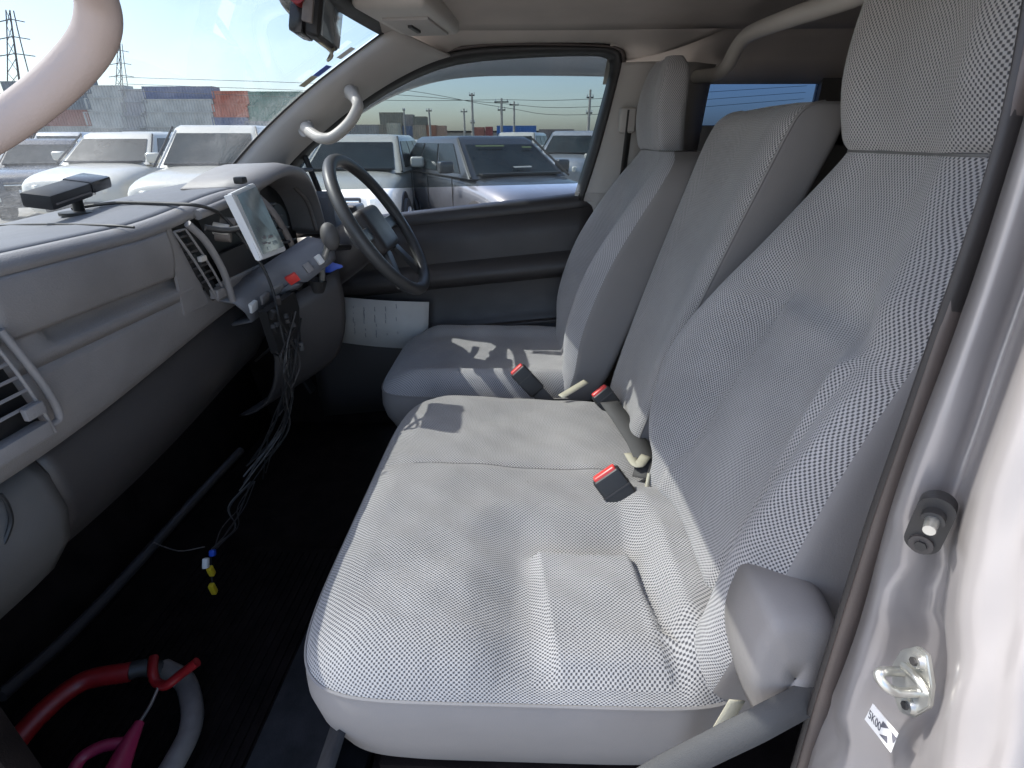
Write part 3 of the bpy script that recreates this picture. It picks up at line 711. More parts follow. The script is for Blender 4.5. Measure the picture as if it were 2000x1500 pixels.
for i in range(33):
    x = lerp(.06, 1.00, i/32); zb = lerp(1.155, 1.215, sstep(.25, 1.0, x)); r = []
    for j in range(9):
        t = j/8; z = lerp(1.2885, zb, t); r.append(Vector((x, .688+.022*t*t+.012*max(0, t-.85)*4, z)))
    r.append(Vector((x, .73, zb-.006))); rows.append(r)
grid('front_panel', rows, 'dash_grey', da, .003)
slab('stack_back', [Vector((.648, .722, 1.22)), Vector((1.02, .722, 1.22)), Vector((1.02, .722, 1.46)), Vector((.648, .722, 1.43))], (0, 1, 0), .01, 'black', da)
slab('stack_cheek', [Vector((.649, .672, 1.43)), Vector((.660, .672, 1.43)), Vector((.738, .685, 1.26)), Vector((.649, .685, 1.26))], (0, 1, 0), .006, 'dash_grey', da)
# vents: frame, dark duct, slats
def vent(x0, x1, z0, z1, n, label_parent, shear=.0, y=.672, bulge=.018):
    f = .0028; rows = []
    # duct (dark) behind
    rows = [[Vector((lerp(x0, x1, a)+shear*t, y+.012+.002, lerp(z0, z1, t))) for a in (0, .5, 1)] for t in (0, .5, 1)]
    vt = grid('vent', rows, 'black', label_parent, .003)
    def fx(a, t): return Vector((lerp(x0, x1, a)+shear*t, y-bulge*math.sin(math.pi*(t*.8+.1))*.6+.004, lerp(z0, z1, t)))
    for a in (0, 1):
        P = [fx(a, t/8) for t in range(9)]
        tube('vent_frame', P, f*.9, 'dash_grey', label_parent, 8, 2)
    for t in (0, 1): tube('vent_frame', [fx(a/4, t) for a in range(5)], f*.8, 'dash_grey', label_parent, 8, 2)
    for k in range(1, n):
        t = k/n*.80; p0, p1 = fx(0, t), fx(1, t)
        c_ = (p0+p1)/2+Vector((0, .009, 0)); box('slat', None, ((p1-p0).length, .017, .0045), 'dash_grey' if n < 7 else 'dash_dark', vt, .001, frame(c_, p1-p0, az=(0, .45, 1)))
    c_ = (fx(0, .91)+fx(1, .91))/2+Vector((0, .004, 0)); box('thumb_plate', None, (abs(x1-x0)*.9, .02, abs(z1-z0)*.13), 'dash_grey', vt, .002, frame(c_, (1, 0, 0), az=(0, -.05, 1)))
    return vt
v1 = vent(.664, .700, 1.420, 1.262, 8, da, shear=.082, y=.668, bulge=.01)
box('vent_slider', px(395, 505, y=.662), (.022, .010, .012), 'handle_beige', da, .004)
v2 = vent(.140, .258, 1.358, 1.205, 6, da, shear=.028, y=.662, bulge=.012)
box('vent_button', px(66, 803, y=.652), (.028, .008, .017), 'dash_grey', da, .002)
# rim round the near vent
tube('vent_surround', [px(0, 645, y=.668), px(45, 700, y=.664), px(90, 760, y=.664), px(115, 808, y=.666), px(108, 826, y=.668), px(60, 845, y=.67)], .0055, 'dash_grey', da, 10, 5)
# centre stack: frame bars, recessed radio slot
tube('stack_rail', [px(366, 437, y=.665), px(402, 472, y=.657), px(436, 530, y=.655), px(455, 588, y=.66)], .0075, 'dash_grey', da, 10, 5)
rows = [[px(385, 432, y=.70), px(470, 398, y=.70)], [px(460, 575, y=.70), px(560, 520, y=.70)]]
slab('radio_recess', [px(385, 428, y=.715), px(485, 392, y=.715), px(575, 520, y=.715), px(470, 590, y=.715)], (0, 1, 0), .01, 'black', da)
slab('pocket_floor', [px(425, 500, y=.69), px(500, 465, y=.69), px(530, 530, y=.69), px(462, 575, y=.69)], (0, 1, 0), .008, 'dash_dark', da)
tube('stack_top_bar', [px(385, 420, y=.668), px(430, 402, y=.668), px(500, 372, y=.668)], .010, 'dash_grey', da, 10, 3)
# control strip under the tablet (comes towards the seats on the driver side)
strip = [px(458, 592, y=.655), px(520, 548, y=.635), px(580, 510, x=.93), px(640, 470, x=1.0)]
low = [px(490, 628, y=.665), px(545, 588, y=.645), px(600, 548, x=.93), px(655, 505, x=1.0)]
rows = []
for a, b in zip(spline(strip, 4), spline(low, 4)):
    rows.append([a+Vector((.0, .05, .008)), a, a.lerp(b, .5)+Vector((0, -.006, 0)), b, b+Vector((0, .05, -.01))])
cs = grid('control_strip', rows, 'dash_top', da, .006)
S1, S2 = spline(strip, 8), spline(low, 8)
for f_, m, w in ((.10, 'white_plastic', .028), (.24, 'dash_grey', .03), (.38, 'dash_grey', .03), (.56, 'red_button', .030), (.72, 'dash_grey', .018), (.84, 'white_plastic', .016)):
    k_ = int(f_*(len(S1)-1)); t_ = (S1[k_+1]-S1[k_-1]); p = S1[k_].lerp(S2[k_], .45)+Vector((-.004, -.008, 0))
    box('switch', None, (w, .012, .024), m, cs, .003, frame(p, t_, az=S1[k_]-S2[k_]))
# binnacle with hood
hood = [px(498, 378, x=.98), px(520, 362, x=1.0), px(548, 346, x=1.06), px(575, 338, x=1.14), px(596, 345, x=1.22), px(612, 370, x=1.29), px(626, 410, x=1.33), px(636, 452, x=1.34)]
hs = spline(hood, 4); rows = []
for p in hs:
    c_ = Vector((1.16, p.y, 1.36)); d = (p-c_); d.y = 0; d.normalize()
    rows.append([p+Vector((0, .16, 0))-d*.03, p+Vector((0, .05, 0))-d*.012, p+Vector((0, .0, 0)), p+Vector((0, .004, 0))+d*.016, p+Vector((0, .05, 0))+d*.024, p+Vector((0, .17, 0))+d*.02])
grid('binnacle_hood', rows, 'dash_grey', da, .004)
slab('gauge_face', [Vector((.99, .735, 1.27)), Vector((1.34, .735, 1.27)), Vector((1.34, .735, 1.45)), Vector((1.20, .735, 1.49)), Vector((1.02, .735, 1.46))], (0, 1, 0), .01, 'black', da)
for x, r in ((1.10, .05), (1.22, .05)):
    bm = bmesh.new(); disc(bm, r, .01, Matrix.Translation((x, .728, 1.36)) @ Matrix.Rotation(R(90), 4, 'X'), 24); bmo('gauge', bm, 'screen_dark', da)
# vent and ring beside the tablet on the left of the binnacle
tube('binnacle_rim', [px(505, 385, x=.96), px(530, 410, x=.96), px(556, 450, x=.97), px(575, 490, x=.98)], .008, 'grey_tube', da, 8, 4)
tube('binnacle_rim', [px(575, 365, x=1.26), px(600, 395, x=1.28), px(618, 450, x=1.28)], .006, 'grey_tube', da, 8, 4)
for k in range(4):
    t = k/3; box('binnacle_slat', px(lerp(520, 560, t), lerp(400, 470, t), x=.98), (.05, .03, .006), 'black', da, .002)
# right of the column: far dash end under the pillar
rows = []
for x in (1.02, 1.15, 1.3, 1.47):
    rows.append([Vector((x, .735, 1.27)), Vector((x, .64, 1.265)), Vector((x, .62, 1.24)), Vector((x, .625, 1.16)), Vector((x, .68, 1.08)), Vector((x, .78, 1.0))])
grid('driver_lower_panel', rows, 'dash_dark', da, .006)
box('dash_end', (1.43, .70, 1.36), (.10, .16, .13), 'dash_top', da, .03, seg=3)
box('dash_end_panel', px(690, 448, x=1.40), (.06, .05, .09), 'trim_beige', da, .02, seg=3)
# dark lower dashboard
rows = []
for i in range(31):
    x = lerp(.302, 1.02, i/30); zb = lerp(1.150, 1.212, sstep(.25, 1.0, x)); b = .02*math.sin(math.pi*(x-.3)/.75)
    rows.append([Vector((x, .735, zb+.0)), Vector((x, .728, zb-.012)), Vector((x, .722-b*.3, zb-.03)), Vector((x, .722-b, zb-.08)), Vector((x, .738-b, zb-.13)), Vector((x, .78-b, zb-.19)), Vector((x, .86, zb-.245)), Vector((x, .95, zb-.26))])
grid('lower_panel', rows, 'dash_dark', da, .006)
rows = []
for i in range(13):
    x = lerp(.06, .300, i/12); k = .15*sstep(.300, .25, x)
    rows.append([Vector((x, .735, 1.148)), Vector((x, .722-.03*k, 1.12)), Vector((x, .716-.03*k, 1.06)), Vector((x, .735-.03*k, 1.0)), Vector((x, .79-.02*k, .93)), Vector((x, .87, .87)), Vector((x, .95, .85))])
grid('lower_end_panel', rows, 'vinyl_dark', da, .006)
tube('lower_seam', [px(0, 965, y=.70), px(14, 985, y=.70), px(22, 1015, y=.705), px(14, 1045, y=.71), px(0, 1075, y=.715)], .003, 'black', da, 6, 4)
# parcel shelf edge / heater duct below, catching light
tube('heater_duct', [px(0, 1360, y=.98), px(130, 1245, y=.98), px(250, 1120, y=.98), px(380, 975, y=.98), px(470, 880, y=.98)],   .013, 'dash_dark', da, 10, 5)
# centre console bulge under the strip, next to the column
rows = []
for i in range(15):
    t = i/14; a = px(lerp(515, 660, t), lerp(610, 525, t)+0, y=lerp(.66, .50, t)); r = []
    for j in range(11):
        s = j/10; r.append(Vector((a.x, a.y+.10*(1-math.cos(s*1.9))-.02*math.sin(math.pi*s), a.z-.30*math.sin(s*1.57))))
    rows.append(r)
grid('centre_console', rows, 'dash_dark', da, .006)
# pocket of loose wiring in the console face
cw = px(575, 630, y=.60)
slab('open_bay', [px(520, 610, y=.60), px(575, 570, y=.585), px(600, 650, y=.59), px(575, 705, y=.61), px(545, 690, y=.61)], (0, 1, 0), .02, 'black', da)

# ------------------------------------------------------------------ steering wheel and selector
sw = empty('steering_assembly', (1.13, .6, 1.25), 'dark grey steering wheel seen almost edge-on', 'steering wheel')
sc = Vector((1.13, .401, 1.362)); sn = Vector((0, -.853, .522)); su = Vector((0, .522, .853)); sx = Vector((1, 0, 0)); rad = .195
tube('rim', [sc+sx*rad*math.cos(a*math.pi/18)+su*rad*math.sin(a*math.pi/18) for a in range(37)], .0165, 'steer', sw, 14, 2, cap=False)
bm = bmesh.new(); bbox(bm, (.16, .13, .05), frame(sc+sn*-.022, sx, ay=su), .024, 5); bmo('airbag_pad', bm, 'dash_dark', sw)
for a in (0, 180, 235, 305):
    d = sx*math.cos(R(a))+su*math.sin(R(a)); box('spoke', None, (.13, .034, .016), 'steer', sw, .006, frame(sc+d*.135-sn*.015, d, ay=sn.cross(d)))
tube('column_cover', [sc-sn*.03, sc-sn*.12, sc-sn*.30], lambda t: .055+.02*t, 'dash_dark', sw, 14, 3)
for s in (-1, 1): tube('stalk', [sc-sn*.09+sx*.05*s, sc-sn*.085+sx*.16*s+su*.02], .008, 'black', sw, 8, 2)
gs = empty('gear_selector', (.98, .52, 1.24), 'gear selector lever with a rounded grey knob beside the steering wheel', 'gear lever')
k0, k1 = px(645, 465, x=.97), px(628, 555, x=.99)
tube('lever', [k1, k1.lerp(k0, .5)+Vector((-.004, .006, 0)), k0], .008, 'steel', gs, 10, 4)
bm = bmesh.new(); bmesh.ops.create_uvsphere(bm, u_segments=20, v_segments=14, radius=.5, matrix=frame(k0+Vector((0, 0, .004)), (1, 0, 0), az=(0, .15, 1)) @ Matrix.Diagonal((.048, .044, .068, 1)))
bmo('knob', bm, 'vinyl_dark', gs)
tube('gaiter', [k1+Vector((0, .01, .012)), k1+Vector((0, .015, -.02))], lambda t: .026-.008*t, 'black', gs, 12, 2)
kt = slab('key_tag', [px(622, 522, x=1.02), px(640, 512, x=1.02), px(672, 522, x=1.03), px(648, 534, x=1.02), px(626, 533, x=1.02)], (0, .4, .9), .008, 'blue_tag', None, .002)
tag(kt, 'bright blue plastic tag hanging under the gear knob', 'key tag')
kw = tube('key_ring_cord', [px(640, 495, x=1.01), px(634, 510, x=1.01), px(640, 520, x=1.01)], .0025, 'white_plastic', kt, 6, 4)

# document pouch on the kick panel
pp = empty('paper_sheet', (1.42, .5, .9), 'white printed sheet standing on the floor under the steering wheel', 'paper')
a, b, c_, d = px(668, 580, x=1.40), px(838, 590, x=1.40), px(832, 640, x=1.40), px(660, 665, x=1.40)
d2 = px(800, 700, x=1.39); 
rows = [[a.lerp(b, j/8)+Vector((-.012*math.sin(j/8*math.pi), 0, 0)) for j in range(9)], [px(lerp(662, 835, j/8), lerp(668, 682, j/8), x=1.395)+Vector((-.015*math.sin(j/8*math.pi), 0, 0)) for j in range(9)]]
grid('sheet', rows, 'paper', pp, .001)
bm = bmesh.new()
for col_ in range(5):
    v = 598+random.uniform(0, 6)
    while v < 662:
        p = px(690+col_*21+(3 if v > 630 else 0), v, x=1.374); h_ = random.uniform(.004, .022); bbox(bm, (.001, .0022, h_), Matrix.Translation(p)); v += random.uniform(4, 16) if col_ < 3 else random.uniform(8, 30)
o = bmo('print_lines', bm, 'faint_ink', pp, smooth=False); o['kind'] = 'stuff'

# ------------------------------------------------------------------ tablet, cable, small box on the dash
tb = empty('tablet', (.86, .58, 1.42), 'white-rimmed tablet standing on the dashboard centre', 'tablet')
T0, T1, T2, T3 = px(453, 377, x=.705), px(497, 357, x=.825), px(560, 489, x=.825), px(511, 508, x=.705)
tn = (T1-T0).cross(T3-T0).normalized()
if tn.y > 0: tn = -tn
slab('body', [T0, T1, T2, T3], -tn, .012, 'white_plastic', tb, .002)
f2 = lambda s, t: lerp(lerp(T0, T1, s), lerp(T3, T2, s), t)
scn = slab('screen', [f2(.12, .05)+tn*.0015, f2(.97, .05)+tn*.0015, f2(.97, .93)+tn*.0015, f2(.12, .93)+tn*.0015], -tn, .002, 'screen', tb)
random.seed(3)
for k in range(9):
    s, t = random.uniform(.2, .75), random.uniform(.5, .85); w, h = random.uniform(.06, .2), random.uniform(.02, .06)
    slab('screen_tile', [f2(s, t)+tn*.0025, f2(s+w, t)+tn*.0025, f2(s+w, t+h)+tn*.0025, f2(s, t+h)+tn*.0025], -tn, .0005, random.choice(['white_plastic', 'screen_dark', 'dash_grey']), scn)
box('edge_trim', None, (.005, .016, (T3-T0).length*.98), 'white_plastic', tb, .002, frame((T0+T3)/2-tn*.006, T1-T0, az=T0-T3))
box('bracket', None, (.022, .02, .014), 'black', tb, .004, frame(px(488, 352, x=.80)+Vector((0, .02, 0)), (1, 0, 0)))
tube('holder_arm', [(T0+T2)/2-tn*-.01+Vector((0, .02, 0)), (T0+T2)/2+Vector((-.02, .06, -.01)), (T0+T2)/2+Vector((-.05, .09, .0))], .006, 'black', tb, 10, 3)
hb = px(432, 450, y=.66)
for k, (du, dv, m_) in enumerate(((0, 0, 'handle_beige'), (14, -12, 'grey_tube'), (24, -4, 'black'), (4, 12, 'grey_tube'))):
    p = px(432+du, 448+dv, y=.66); bm = bmesh.new(); disc(bm, .013, .03, frame(p, (1, .3, .2), az=(.2*k, 1, .3)), 14); bmo('holder_knob', bm, m_, tb)
cb = tube('power_cable', [pxpad(140, 408, .01), pxpad(190, 400, .009), pxpad(240, 396, .009), pxpad(330, 398, .009), pxpad(390, 402, .010), px(430, 418, y=.66), px(460, 450, y=.64), px(490, 490, y=.62), px(515, 525, y=.60), px(535, 575, y=.585), px(548, 640, y=.575), px(562, 700, y=.575), px(560, 760, y=.60), px(545, 810, y=.66)], .0035, 'black', None, 8, 6)
tag(cb, 'black cable running from the small box over the dash and down to the footwell', 'cable')
et = empty('toll_device', (.6, .87, 1.46), 'small black angular box on a stand on top of the dashboard', 'device')
ec = px(133, 374, x=.74)
Me = frame(ec, (px(200, 348, x=.80)-px(62, 392, x=.58)), az=(0, -.15, 1))
bm = bmesh.new(); bbox(bm, (.135, .05, .027), Me @ Matrix.Translation((-.03, 0, 0)), .005, 2); bmo('body', bm, 'black', et)
bm = bmesh.new(); bbox(bm, (.075, .055, .024), Me @ Matrix.Translation((.072, 0, .004)), .006, 2); bmo('end_block', bm, 'black_gloss', et)
bm = bmesh.new(); bbox(bm, (.115, .002, .003), Me @ Matrix.Translation((-.03, -.026, -.003)), 0); bmo('edge_line', bm, 'grey_tube', et)
bm = bmesh.new(); disc(bm, .010, .07, Me @ Matrix.Translation((.02, 0, -.042)), 14); bmo('stand', bm, 'black', et)
bm = bmesh.new(); disc(bm, .035, .006, Matrix.Translation((ec.x+.01, ec.y, padz(ec.x, ec.y)+.006)), 20); bmo('foot', bm, 'black', et)

# wiring loom below the console
wl_ = empty('loose_wiring', (.8, .62, 1.0), 'bundle of loose thin wires hanging from the console into the footwell', 'wiring')
random.seed(11)
for k in range(14):
    u0, v0 = random.uniform(530, 590), random.uniform(600, 690); P = [px(u0, v0, y=.57)]
    P += [px(random.uniform(545, 590), random.uniform(690, 730), y=.56), px(random.uniform(550, 575), 775, y=.60), px(random.uniform(525, 565), 840, y=.66), px(random.uniform(465, 520), random.uniform(900, 960), y=.74)]
    tube('wire', P, random.choice((.0014, .0018, .0026)), random.choice(['black', 'black', 'black', 'black', 'dash_dark', 'vinyl_dark']), wl_, 5, 6)
for k in range(9):
    p = px(random.uniform(530, 595), random.uniform(585, 690), y=.572); box('connector', None, (.013, .011, .022), random.choice(['black', 'black', 'dash_dark', 'vinyl_dark']), wl_, .003, frame(p, (random.random(), .3, random.random())))
for k in range(6):
    P = [px(490+random.uniform(-15, 15), 940, y=.76), px(470+random.uniform(-25, 25), 990, y=.80), px(450+random.uniform(-30, 30), 1030, y=.80), px(415+random.uniform(-8, 8), 1072, y=.77)]
    tube('wire', P, .0016, random.choice(['vinyl_dark', 'dash_dark', 'vinyl_dark']), wl_, 5, 6)
tube('wire', [px(300, 1060, y=.90), px(350, 1076, y=.90), px(400, 1068, y=.87)], .0016, 'grey_tube', wl_, 5, 5)
for u, v, m_, l_ in ((412, 1115, 'yellow', .035), (416, 1150, 'yellow', .04), (402, 1100, 'white_plastic', .03), (415, 1080, 'blue_tag', .02)):
    p = px(u, v, y=.74); box('connector', None, (.013, .012, l_*.8), m_, wl_, .003, frame(p, (1, .1, .15 if m_ == 'yellow' else -.6)))
tube('wire', [px(413, 1075, y=.76), px(412, 1100, y=.745), px(415, 1140, y=.74)], .002, 'black', wl_, 5, 3)
# pedals far in the driver footwell
for k, (u, v) in enumerate(((640, 720), (600, 745))):
    pe = empty('pedal', px(u, v, y=.85), ['accelerator pedal in the dark driver footwell', 'brake pedal in the dark driver footwell'][k], 'pedal')
    p = px(u, v, y=.85); box('pad', None, (.05, .012, .09), 'black', pe, .004, frame(p, (1, 0, 0), az=(0, .4, 1))); tube('arm', [p+Vector((0, .01, .04)), p+Vector((0, .08, .2))], .008, 'steel', pe, 8, 2)

# red and grey steering lock lying in the footwell
lk = empty('steering_lock', (.3, .7, .56), 'red steering lock bar with a forked end and pink handle on the footwell floor', 'steering lock')
tube('fork', [px(300, 1285, z=.66), px(298, 1310, z=.66), px(305, 1332, z=.65), px(325, 1338, z=.65), px(352, 1318, z=.66), px(385, 1293, z=.68)], .009, 'red_paint', lk, 10, 5)
tube('rod', [px(312, 1335, z=.65), px(295, 1375, z=.65), px(272, 1412, z=.655)], .003, 'steel', lk, 8, 3)
tube('handle', [px(272, 1412, z=.655), px(250, 1455, z=.655), px(222, 1520, z=.65)], lambda t: .008+.012*t, 'pink_paint', lk, 12, 4)
tube('guard', [px(135, 1520, z=.655), px(160, 1480, z=.66), px(200, 1458, z=.66), px(240, 1452, z=.655)], .010, 'pink_paint', lk, 10, 5)
hp = empty('tube_hoop', (.3, .7, .56), 'thick oval hoop, half shiny red and half dull grey, lying in the footwell', 'hoop')
tube('red_section', [px(-30, 1530, z=.62), px(30, 1450, z=.63), px(95, 1380, z=.64), px(165, 1330, z=.64), px(255, 1312, z=.63)], .018, 'red_paint', hp, 14, 6)
tube('sleeve', [px(248, 1312, z=.63), px(285, 1304, z=.622), px(325, 1311, z=.603)], .0165, 'black', hp, 14, 6)
tube('grey_section', [px(318, 1306, z=.604), px(360, 1330, z=.60), px(375, 1380, z=.60), px(370, 1430, z=.60), px(340, 1490, z=.60), px(310, 1540, z=.60)], .019, 'grey_tube', hp, 14, 6)
# shoe-like worn corner of the seat box carpet
# ------------------------------------------------------------------ SEATS
def ringxy(x0, x1, yfr, D, bol, n=64, ex=5.0, dish=.012):
    xc, Wd = (x0+x1)/2, (x1-x0)/2; o = []
    for i in range(n):
        t = 2*math.pi*i/n; c, s = math.cos(t), math.sin(t)
        w = Wd*math.copysign(abs(c)**(2/ex), c); d = D/2*math.copysign(abs(s)**(2/ex), s)
        k = abs(w)/Wd
        if s > 0: d += bol*(sstep(.45, .82, k)*(1-.35*sstep(.85, 1, k)))-dish*(1-sstep(.3, .7, k))*min(1, s*3)
        o.append((xc+w, yfr-D/2+d))
    return o
def loft_seat(tab, n, parent, mfab, mside, name_f, name_s, t0=.10, cap=True, ex=5.0, sub=5, disp=None):
    """tab rows: z, yfront, x0, x1, depth, bolster, (dz tilt)"""
    V = []
    # smooth interpolation of the table (catmull rom on every column)
    cols = list(zip(*tab)); rows = []
    m = len(tab)
    def cr(c, i, t):
        a, b, d, e = c[max(i-1, 0)], c[i], c[min(i+1, m-1)], c[min(i+2, m-1)]
        return .5*((2*b)+(d-a)*t+(2*a-5*b+4*d-e)*t*t+(3*b-a-3*d+e)*t**3)
    for i in range(m-1):
        for k in range(sub): rows.append([cr(c, i, k/sub) for c in cols])
    rows.append(list(tab[-1]))
    rings = [[Vector((x, y, r[0])) for x, y in ringxy(r[2], r[3], r[1], max(.01, r[4]), r[5], n, ex)] for r in rows]
    if disp:
        for g_ in rings:
            for i in range(n//2+1): g_[i].y += disp(g_[i].x, g_[i].z)
    f0, f1 = int(n*t0/2), n//2-int(n*t0/2)      # front span of the ring in index
    # uv
    vacc = [0]
    for a, b in zip(rings, rings[1:]): vacc.append(vacc[-1]+(b[n//4]-a[n//4]).length)
    def part(idx, nm, mt):
        rr = [[g_[i % n] for i in idx] for g_ in rings]; uv = []
        for k, g_ in enumerate(rr):
            mid_ = len(g_)//2; acc = [0]
            for a, b in zip(g_, g_[1:]): acc.append(acc[-1]+(b-a).length)
            uv += [(acc[j]-acc[mid_], vacc[k]) for j in range(len(g_))]
        return grid(nm, rr, mt, parent, 0, uv)
    a = part(range(f0, f1+1), name_f, mfab)
    b = part(range(f1, n+f0+1), name_s, mside)
    if cap:
        top = rings[-1]; c0 = sum(top, Vector())/n; 
        rows2 = [top, [p.lerp(c0, .6)+Vector((0, 0, .004)) for p in top], [p.lerp(c0, .98)+Vector((0, 0, .005)) for p in top]]
        v = [p for r in rows2 for p in r]; f = []
        for i in range(2):
            for j in range(n): k = (j+1) % n; f.append((i*n+j, i*n+k, (i+1)*n+k, (i+1)*n+j))
        pyd(name_f, v, f, mfab, parent, True, [(p.x, p.y) for p in v])
    return rings, f0, f1
def seam(name, pts, parent, r=.0022, m='vinyl_dark'): return tube(name, pts, r, m, parent, 6, 2)

ps = empty('passenger_bench_seat', (.45, 0, .7), 'grey woven fabric bench seat for two nearest the camera', 'seat')
DB = .135
tab = [(.90, -.205, .10, .50, DB, .0), (.98, -.225, .09, .50, DB, .012), (1.06, -.25, .085, .505, DB, .03), (1.12, -.272, .085, .575, DB, .042), (1.19, -.30, .095, .615, DB, .05),
       (1.27, -.331, .112, .612, DB, .05), (1.35, -.361, .135, .585, DB, .04), (1.43, -.39, .16, .55, DB, .024), (1.50, -.416, .195, .524, DB, .010), (1.545, -.432, .228, .503, DB*.92, .002), (1.565, -.438, .240, .492, DB*.85, 0)]
def rectd(a, b, ca, cb, ha, hb):
    qa, qb = abs(a-ca)-ha, abs(b-cb)-hb
    return math.hypot(max(qa, 0), max(qb, 0))+min(max(qa, qb), 0)
def crease(d, dep, out, inn):
    return -dep*sstep(out, 0, d) if d > 0 else -dep*(1-.8*sstep(0, -inn, d))
def back_inset(x, z): return crease(rectd(x, z, .315, 1.19, .125+.02*(z-1.2), .185), .020, .06, .022)+.0012*math.sin(x*40+z*23)
rg, f0, f1 = loft_seat(tab, 240, ps, 'fabric', 'vinyl', 'backrest_cover', 'backrest_side', .10, cap=False, sub=12, disp=back_inset)
seam('backrest_seam', [rg[-1][i] for i in range(f0, f1+1, 4)], ps)
tabh = [(1.566, -.436, .238, .494, .11, 0), (1.585, -.427, .222, .508, .125, .0), (1.65, -.420, .222, .518, .13, .006), (1.72, -.424, .228, .524, .13, .006), (1.78, -.434, .240, .520, .125, .004), (1.82, -.448, .262, .500, .10, 0), (1.838, -.465, .30, .46, .06, 0)]
loft_seat(tabh, 64, ps, 'fabric', 'fabric', 'headrest_cover', 'headrest_side', .16, ex=4)
# horizontal tuck across the backrest
# centre folding backrest
DC = .102
tab = [(.95, -.222, .625, .93, DC, .0), (1.02, -.238, .617, .94, DC, .006), (1.2, -.287, .617, .945, DC, .01), (1.4, -.342, .598, .945, DC, .01), (1.54, -.380, .580, .945, DC, .008), (1.590, -.394, .578, .944, DC, .004), (1.614, -.404, .580, .941, DC*.93, 0), (1.627, -.424, .584, .936, DC*.72, 0), (1.632, -.452, .592, .928, DC*.4, 0)]
rg, f0, f1 = loft_seat(tab, 64, ps, 'fabric', 'vinyl', 'centre_backrest_cover', 'centre_backrest_side', .12, ex=8)
for i in (f0, f1): seam('piping', [g_[i % 64] for g_ in rg], ps, .0025, 'vinyl')

def cushion(parent, x0, x1, y0, y1, rings, topfn, mfab, mside, seam_i, names, ex=7, n=260, nin=84, lean=0):
    """rings: (inset, z) from the bottom up to the crown edge"""
    xc, yc, a, b = (x0+x1)/2, (y0+y1)/2, (x1-x0)/2, (y1-y0)/2
    def outl(t, ins):
        c, s = math.cos(t), math.sin(t); aa, bb = a-ins, b-ins
        return Vector((xc+aa*math.copysign(abs(c)**(2/ex), c), yc+bb*math.copysign(abs(s)**(2/ex), s), 0))
    T = []
    # even spacing along the outline
    P = [outl(2*math.pi*i/2000, 0) for i in range(2001)]; acc = [0]
    for p, q in zip(P, P[1:]): acc.append(acc[-1]+(q-p).length)
    k = 0
    for i in range(n):
        s = acc[-1]*i/n
        while acc[k+1] < s: k += 1
        T.append(2*math.pi*(k+(s-acc[k])/(acc[k+1]-acc[k]+1e-9))/2000)
    R_ = []; UV = []
    arc = []; s = 0
    for i, (ins, z) in enumerate(rings):
        if i: s += math.hypot(ins-rings[i-1][0], z-rings[i-1][1])
        arc.append(s)
    tot = arc[-1]; li, lz = rings[-1]
    for (ins, z), sa in zip(rings, arc):
        r = []; u = []
        for t in T:
            p = outl(t, ins); e_ = outl(t, li); c_ = Vector((xc, yc, 0)); od = (e_-c_)
            w = sstep(rings[seam_i][1], lz, z)
            pe = outl(t, li); r.append(Vector((p.x, p.y, z+topfn(p.x, p.y)*w+lean*(p.y-yc))))
            dn = (outl(t, 0)-outl(t, li)).normalized(); u.append((e_.x+dn.x*(tot-sa), e_.y+dn.y*(tot-sa)))
        R_.append(r); UV.append(u)
    side = R_[:seam_i+1]; cov = R_[seam_i:]; cuv = UV[seam_i:]
    for k in range(1, nin+1):
        f = 1-k/nin*.995; r = []; u = []
        for t in T:
            e_ = outl(t, li); p = Vector((xc, yc, 0)).lerp(e_, f); r.append(Vector((p.x, p.y, lz+topfn(p.x, p.y)+lean*(p.y-yc)))); u.append((p.x, p.y))
        cov.append(r); cuv.append(u)
    grid(names[0], cov, mfab, parent, 0, [q for u in cuv for q in u], close=True)
    suv = [(acc[-1]*i/n, z) for z in range(len(side)) for i in range(n)]
    grid(names[1], side, mside, parent, 0, None, close=True)
    seam('cushion_seam', R_[seam_i]+[R_[seam_i][0]], parent, .0028, mside)
    return R_
def bench_top(x, y):
    z = .012*math.exp(-((y-.16)/.12)**2)           # thigh roll
    # passenger pan: falls to a crease, then a flat inset panel, with a raised rear bolster
    d = rectd(x, y, .205+.10*(y+.105)*0, -.105-.10*(.21-x), .108, .082)
    z += crease(d, .030, .11, .013)*sstep(-.225, -.195, y)
    z += .030*sstep(-.165, -.215, y)*sstep(.50, .40, x)*sstep(.09, .14, x)
    z -= .004*math.exp(-((x-.528)/.008)**2)*sstep(-.2, -.12, y)      # seam between the two places
    z -= .010*sstep(.80, .62, abs(x-.15)+.0)*0
    z -= .006*math.exp(-((x-.70)/.10)**2)*math.exp(-((y+.0)/.2)**2)
    z -= .02*sstep(-.12, -.30, y)*sstep(.44, .50, x)
    z += .0012*math.sin(x*47+y*31)+.0009*math.sin(x*83-y*57)
    return z
RB = [(.10, .70), (.05, .735), (.022, .79), (.006, .85), (.0, .90), (.001, .925), (.004, .943), (.010, .957), (.020, .970), (.034, .980), (.052, .987), (.075, .991)]
cushion(ps, .078, .875, -.33, .315, RB, bench_top, 'fabric', 'vinyl', 6, ('cushion_cover', 'cushion_side'))
seam('cushion_join', [Vector((.528, y, .991+bench_top(.528, y)+.0005)) for y in [lerp(.22, -.2, k/20) for k in range(21)]], ps, .0012, 'vinyl')
